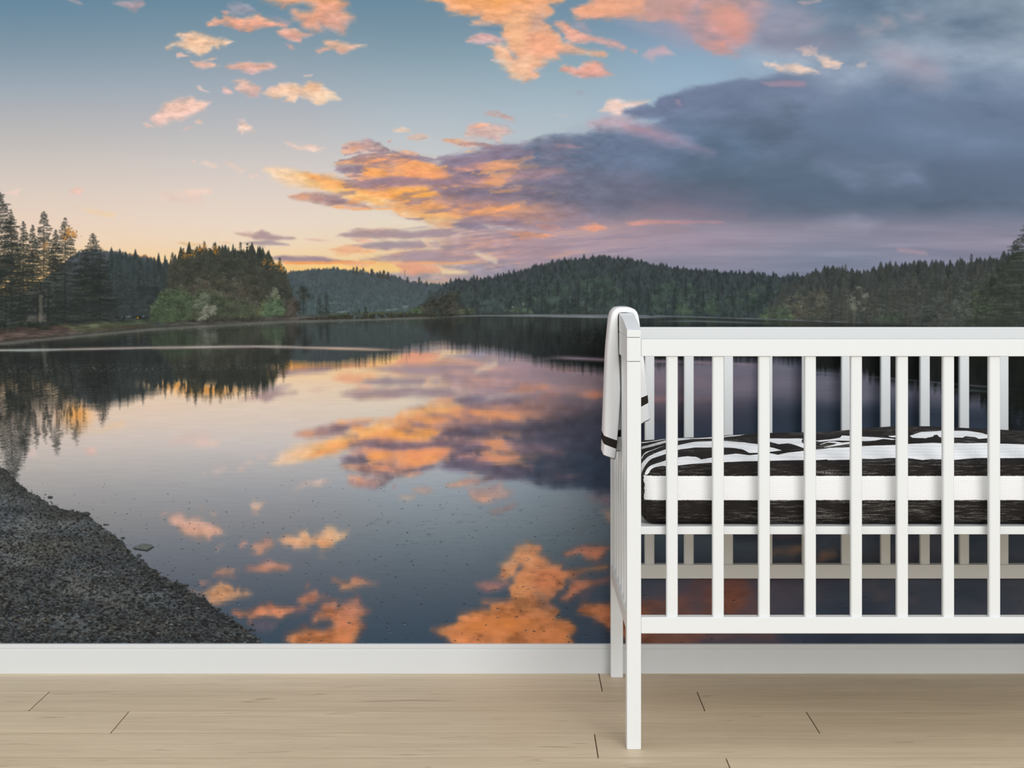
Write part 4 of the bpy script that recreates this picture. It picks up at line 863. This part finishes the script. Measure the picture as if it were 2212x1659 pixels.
def mattress_mesh():
    hx, hy, hz = (MXB - MXA) / 2, (MYB - MYA) / 2, (MZ1 - MZ0) / 2; r = .028
    nx, ny, nz = 560, 150, 44
    gx = np.linspace(-1, 1, nx + 1); gy = np.linspace(-1, 1, ny + 1); gz = np.linspace(-1, 1, nz + 1)
    V = []; Fc = []; base = 0
    def face(a, b, f, flip):
        nonlocal base
        A, B = np.meshgrid(a, b); n, m = len(a), len(b)
        V.append(np.stack(f(A.ravel(), B.ravel()), 1))
        i = (np.arange(m - 1)[:, None] * n + np.arange(n - 1)[None, :]).ravel() + base
        q = np.stack([i, i + 1, i + n + 1, i + n], 1)
        Fc.append(q[:, ::-1] if flip else q); base += n * m
    one = np.ones_like
    face(gx, gy, lambda a, b: (a, b, one(a)), False)
    face(gx[::4], gy[::4], lambda a, b: (a, b, -one(a)), True)
    face(gx, gz, lambda a, b: (a, -one(a), b), False)
    face(gx[::4], gz[::2], lambda a, b: (a, one(a), b), True)
    face(gy[::1], gz, lambda a, b: (one(a), a, b), False)
    face(gy[::1], gz, lambda a, b: (-one(a), a, b), True)
    Q = np.concatenate(V); Fc = np.concatenate(Fc)
    h = np.array([hx, hy, hz]); P = Q * h
    c = np.clip(P, -(h - r), h - r); dl = P - c; ln = np.linalg.norm(dl, axis=1, keepdims=True)
    P = np.where(ln > 1e-9, c + dl / np.maximum(ln, 1e-9) * r, P)
    u = (P[:, 0] + hx) / (2 * hx); v = (P[:, 1] + hy) / (2 * hy); k = np.clip((P[:, 2] + hz) / (2 * hz), 0, 1); k = k * k * (3 - 2 * k)
    P[:, 2] += (.003 + np.interp(u, CU, CV) * (1 - np.abs(2 * v - 1) ** 2.2)) * k
    P[:, 2] += ((fbm(P[:, 0] * 9 + 5, P[:, 1] * 16 + 9, 3, 3) - .5) * .006) * k
    fr = Q[:, 1] < -.999
    P[:, 1] += np.where(fr, (fbm(P[:, 0] * 7 + 3, P[:, 2] * 12 + 9, 3, 8) - .5) * .005 - .003 * np.sin(k * np.pi), 0)
    P += np.array([(MXA + MXB) / 2, (MYA + MYB) / 2, (MZ0 + MZ1) / 2]); P[:, 2] = np.maximum(P[:, 2], MZ0)
    # where the brush left the cloth white (+) or inked (-), in metres from the stroke's rim
    X = (P[:, 0] * 1000).astype(np.float32); Y = (P[:, 1] * 1000).astype(np.float32)
    ink = np.full(len(P), -60., np.float32); up = Q[:, 2] > -.5
    wob = (fbm(X / 22, Y / 22, 3, 40) - .5) * 5
    for s in STROKES:
        p = pts(s); xs = [q[0] for q in p]; ys = [q[1] for q in p]
        m = up & (X > min(xs) - 60) & (X < max(xs) + 60) & (Y > min(ys) - 60) & (Y < max(ys) + 60)
        ink[m] = np.maximum(ink[m], poly_sd(p, X[m] + wob[m] * .5, Y[m] + wob[m] * .6))
    Z = P[:, 2] * 1000
    zt_, zb_ = wz(1028, 4.055) * 1000, wz(1080, 4.052) * 1000
    side = (Y < -655) & (Z < zt_ + 10)
    band = np.minimum(np.minimum(zt_ - Z, Z - zb_), X - 263 - (fbm(Z / 7, Z * 0, 3, 60) - .5) * 6)
    ink[side] = np.maximum(np.where(Z[side] > zt_ + 2, ink[side], -60), band[side])
    me = bpy.data.meshes.new('mattress'); me.from_pydata(P.tolist(), [], Fc.tolist())
    at = me.attributes.new('ink', 'FLOAT', 'POINT'); at.data.foreach_set('value', np.clip(ink, -60, 60).astype(np.float32))
    bm = bmesh.new(); bm.from_mesh(me); bmesh.ops.remove_doubles(bm, verts=bm.verts, dist=.0002); bmesh.ops.recalc_face_normals(bm, faces=bm.faces)
    for f in bm.faces: f.smooth = True
    bm.to_mesh(me); bm.free()
    return me

def cover_material():
    m, N, L, b = material('striped_canvas_cover')
    at = N.new('ShaderNodeAttribute'); at.attribute_name = 'ink'; tc = N.new('ShaderNodeTexCoord')
    def noise(s, det, scale=1., rough=.55):
        mp = N.new('ShaderNodeMapping'); mp.inputs['Scale'].default_value = s; L.new(tc.outputs['Object'], mp.inputs[0])
        n = N.new('ShaderNodeTexNoise'); n.inputs['Scale'].default_value = scale; n.inputs['Detail'].default_value = det; n.inputs['Roughness'].default_value = rough; L.new(mp.outputs[0], n.inputs['Vector']); return n.outputs['Fac']
    def mr(src, a, c, lo=0., hi=1.):
        n = N.new('ShaderNodeMapRange'); n.inputs[1].default_value = a; n.inputs[2].default_value = c; n.inputs[3].default_value = lo; n.inputs[4].default_value = hi; L.new(src, n.inputs[0]); return n.outputs[0]
    def mth(op, a, c):
        n = N.new('ShaderNodeMath'); n.operation = op
        for i, q in enumerate((a, c)):
            if isinstance(q, (int, float)): n.inputs[i].default_value = q
            else: L.new(q, n.inputs[i])
        return n.outputs[0]
    def mix(f, a, c):
        n = N.new('ShaderNodeMix'); n.data_type = 'RGBA'; L.new(f, n.inputs[0])
        for i, q in ((6, a), (7, c)):
            if isinstance(q, tuple): n.inputs[i].default_value = q
            else: L.new(q, n.inputs[i])
        return n.outputs[2]
    edge = mth('ADD', at.outputs['Fac'], mth('MULTIPLY', mth('SUBTRACT', noise((160, 160, 160), 3), .5), 2.4))
    white = mr(edge, -.5, .5)
    # dry-brush flecks: streaks along the cloth, broken by the weave
    streak = noise((26, 160, 420), 4, 1., .7); patch = noise((6, 8, 22), 3)
    thr = mr(noise((420, 420, 420), 2), .3, .7)
    fleck = mth('MULTIPLY', mr(mth('ADD', streak, mth('MULTIPLY', mth('SUBTRACT', patch, .5), .55)), .535, .70), thr)
    # weave
    def wave(d, s):
        w = N.new('ShaderNodeTexWave'); w.wave_type = 'BANDS'; w.bands_direction = d; w.inputs['Scale'].default_value = s; w.inputs['Distortion'].default_value = 2.2; w.inputs['Detail'].default_value = 2; w.inputs['Detail Scale'].default_value = 3; L.new(tc.outputs['Object'], w.inputs['Vector']); return w.outputs['Fac']
    wv = mth('MULTIPLY', mr(wave('Z', 66), .0, .35, .88, 1.), mr(wave('X', 60), .0, .25, .95, 1.))
    black = mix(mth('MULTIPLY', fleck, .62), (.0185, .0155, .0135, 1), (.40, .38, .35, 1))
    wt = N.new('ShaderNodeMix'); wt.data_type = 'RGBA'; wt.blend_type = 'MULTIPLY'; wt.inputs[0].default_value = 1; wt.inputs[6].default_value = (.90, .905, .905, 1); L.new(wv, wt.inputs[7])
    L.new(mix(white, black, wt.outputs[2]), b.inputs['Base Color'])
    b.inputs['Roughness'].default_value = .85; b.inputs['Specular IOR Level'].default_value = .12
    bp = N.new('ShaderNodeBump'); bp.inputs['Strength'].default_value = .25; bp.inputs['Distance'].default_value = .0006; L.new(wv, bp.inputs['Height']); L.new(bp.outputs[0], b.inputs['Normal'])
    return m
me = mattress_mesh(); me.materials.append(cover_material())
mat_ob = link(bpy.data.objects.new('mattress', me))
mat_ob['label'] = 'thick cot mattress in black and white brush-striped cover inside the white crib'; mat_ob['category'] = 'mattress'

# ---- towel over the near end of the crib
M_TOWEL = painted('white_cotton', (.90, .905, .905, 1), .9, .1)
M_BAND = painted('dark_brown_band', (.030, .024, .020, 1), .9, .1)
def catmull(P, n):
    P = np.asarray(P, float); t = np.linspace(0, len(P) - 1, n); out = []
    for q in t:
        i = int(min(q, len(P) - 2)); f = q - i
        p0, p1, p2, p3 = P[max(i - 1, 0)], P[i], P[i + 1], P[min(i + 2, len(P) - 1)]
        out.append(.5 * ((2 * p1) + (-p0 + p2) * f + (2 * p0 - 5 * p1 + 4 * p2 - p3) * f * f + (-p0 + 3 * p1 - 3 * p2 + p3) * f ** 3))
    return np.array(out)
DT = 4.31
towel = link(bpy.data.objects.new('towel', None)); towel.location = (wx(1355, DT), wy(DT + .07), wz(676, DT))
towel['label'] = 'white towel with a dark stripe draped over the near end of the crib'; towel['category'] = 'towel'
bpy.context.view_layer.update()
def sweep(sections, bands, name, depth=.13, closed_end=True):
    """sections: rows of (outer px, outer py, inner px, inner py, depth of near rim); the folded cloth is rounded towards the viewer"""
    S = catmull(sections, 150); n = len(S); bm = bmesh.new(); rings = []
    prof = [(0, 1.), (0, .62), (.02, .36), (.075, .16), (.19, .045), (.38, 0), (.60, 0), (.81, .05), (.93, .17), (.985, .38), (1., .62), (1., 1.)]   # across (outer to inner), away
    for i, (ox, oy, ix, iy, dn) in enumerate(S):
        O = Vector((wx(ox, DT), 0, wz(oy, DT))); I = Vector((wx(ix, DT), 0, wz(iy, DT))); th = (I - O).length
        ring = []
        for a, k in prof:
            p = O.lerp(I, a); p.y = wy(dn) + (k * min(th * .9, .02) if k < 1 else depth)
            ring.append(bm.verts.new(p - towel.location))
        rings.append(ring)
    for i in range(n - 1):
        s = i / (n - 1)
        for j in range(len(prof)):
            q = (j + 1) % len(prof); f = bm.faces.new((rings[i][j], rings[i][q], rings[i + 1][q], rings[i + 1][j]))
            f.material_index = 1 if any(b0 <= s <= b1 for b0, b1 in bands) else 0
    bm.faces.new(rings[0][::-1]); bm.faces.new(rings[-1])
    bmesh.ops.recalc_face_normals(bm, faces=bm.faces)
    return mesh_obj(name, bm, [M_TOWEL, M_BAND], towel)
SEC = [(1404, 905, 1379, 917, 4.300), (1401, 872, 1379, 884, 4.300), (1397.5, 835, 1377.5, 840, 4.302), (1393, 790, 1376.5, 792, 4.304), (1387.5, 745, 1374, 746, 4.306), (1383.5, 712, 1372.6, 713, 4.307), (1381, 692, 1371.5, 696, 4.308),
       (1377.5, 677, 1369.5, 684.5, 4.308), (1371, 668.6, 1365.5, 677.5, 4.308), (1362, 665.2, 1360, 676.2, 4.308), (1350, 664.2, 1350, 675.3, 4.308), (1340, 664.6, 1341, 675.6, 4.308), (1331.5, 666.6, 1337.2, 677.3, 4.308), (1325.5, 671.5, 1335.6, 682, 4.308),
       (1321, 680, 1335.3, 690, 4.307), (1318, 695, 1335.3, 700, 4.306), (1315.2, 722, 1335.8, 724, 4.304), (1312, 757, 1336.3, 758, 4.302), (1309.8, 800, 1338.4, 800, 4.299), (1308, 842, 1339.6, 843, 4.296), (1306.3, 885, 1337.6, 889, 4.293), (1304.7, 925, 1334.2, 934, 4.290), (1303.6, 955, 1331, 966, 4.288), (1302.7, 981, 1328, 989, 4.286)]
n_ = len(SEC) - 1
o = sweep(SEC, [(.95 / n_, 1.42 / n_), (21.42 / n_, 22.02 / n_)], 'cloth')
o['label'] = 'folded white cloth crossed by dark brown stripes'
# the inner layer showing past the fold, and the dark piping along the hems
SEC2 = [(1330, 790, 1343, 790, 4.335), (1330, 850, 1344, 850, 4.335), (1328, 900, 1343.8, 899, 4.334), (1327, 930, 1344.4, 926, 4.333), (1327, 958, 1345, 955, 4.332), (1326, 978, 1345.6, 974, 4.332)]
sweep(SEC2, [(3.12 / 5, 3.62 / 5)], 'inner_layer', depth=.03)
def tube(name, P, r, mat, parent, n=60):
    C = catmull(P, n); bm = bmesh.new(); R = []
    for i, p in enumerate(C):
        t = Vector(C[min(i + 1, n - 1)] - C[max(i - 1, 0)]).normalized(); u = t.cross(Vector((0, 1, .01))).normalized(); v = t.cross(u)
        R.append([bm.verts.new(Vector(p) - parent.location + (u * math.cos(a) + v * math.sin(a)) * r) for a in (k * math.pi / 3 for k in range(6))])
    for i in range(n - 1):
        for k in range(6): bm.faces.new((R[i][k], R[i][(k + 1) % 6], R[i + 1][(k + 1) % 6], R[i + 1][k]))
    bm.faces.new(R[0][::-1]); bm.faces.new(R[-1]); bmesh.ops.recalc_face_normals(bm, faces=bm.faces)
    return mesh_obj(name, bm, mat, parent)
def pp(px, py, d): return (wx(px, DT), wy(d), wz(py, DT))
tube('hem', [pp(1339.3, 846, 4.306), pp(1337.2, 890, 4.302), pp(1333.9, 934, 4.299), pp(1330.8, 966, 4.296), pp(1327.8, 988.2, 4.293), pp(1325, 989.2, 4.288), pp(1316, 986.2, 4.286), pp(1307, 982.8, 4.287), pp(1302.8, 980.6, 4.294)], .0006, M_BAND, towel)
tube('hem', [pp(1330, 977.2, 4.332), pp(1337, 976, 4.331), pp(1345.4, 974.4, 4.338)], .0006, M_BAND, towel, 20)
tube('hem', [pp(1404, 905.2, 4.308), pp(1399, 907.6, 4.300), pp(1392, 910.4, 4.300), pp(1380, 916.5, 4.303)], .0006, M_BAND, towel, 20)

# ---- light: a bright overcast room, big soft window light from the right
w = bpy.data.worlds.new('room_light'); scene.world = w; w.use_nodes = True
WN, WL = w.node_tree.nodes, w.node_tree.links; bg = WN['Background']; bg.inputs[0].default_value = (.97, 1.0, 1.035, 1)
wt = WN.new('ShaderNodeTexCoord'); wsp = WN.new('ShaderNodeSeparateXYZ'); wmr = WN.new('ShaderNodeMapRange')
WL.new(wt.outputs['Generated'], wsp.inputs[0]); WL.new(wsp.outputs[2], wmr.inputs[0]); wmr.inputs[1].default_value = 0; wmr.inputs[2].default_value = 1
wmr.inputs[3].default_value, wmr.inputs[4].default_value = WORLD; WL.new(wmr.outputs[0], bg.inputs[1])
sun = bpy.data.lights.new('window_daylight', 'SUN'); sun.energy = SUN; sun.angle = math.radians(SUN_ANGLE); sun.color = (1, .99, .975)
so = link(bpy.data.objects.new('window_daylight', sun)); so.location = (3, -3, 3)
so.rotation_euler = Vector(SUN_DIR).to_track_quat('-Z', 'Y').to_euler()

cam = bpy.data.cameras.new('camera'); cam.sensor_width = 36; cam.lens = 36 * F / 2212; cam.sensor_fit = 'HORIZONTAL'
cam.shift_x = (1106 - VX) / 2212; cam.shift_y = (VY - 829.5) / 2212; cam.clip_start = .05; cam.clip_end = 100
co = link(bpy.data.objects.new('camera', cam)); co.location = (0, -WALL, H); co.rotation_euler = (math.pi / 2, 0, 0); scene.camera = co
vs = scene.view_settings; vs.view_transform = 'Standard'; vs.look = 'None'; vs.gamma = 1; vs.use_curve_mapping = False; vs.exposure = 0
scene.cycles.max_bounces = 8; scene.cycles.diffuse_bounces = 5
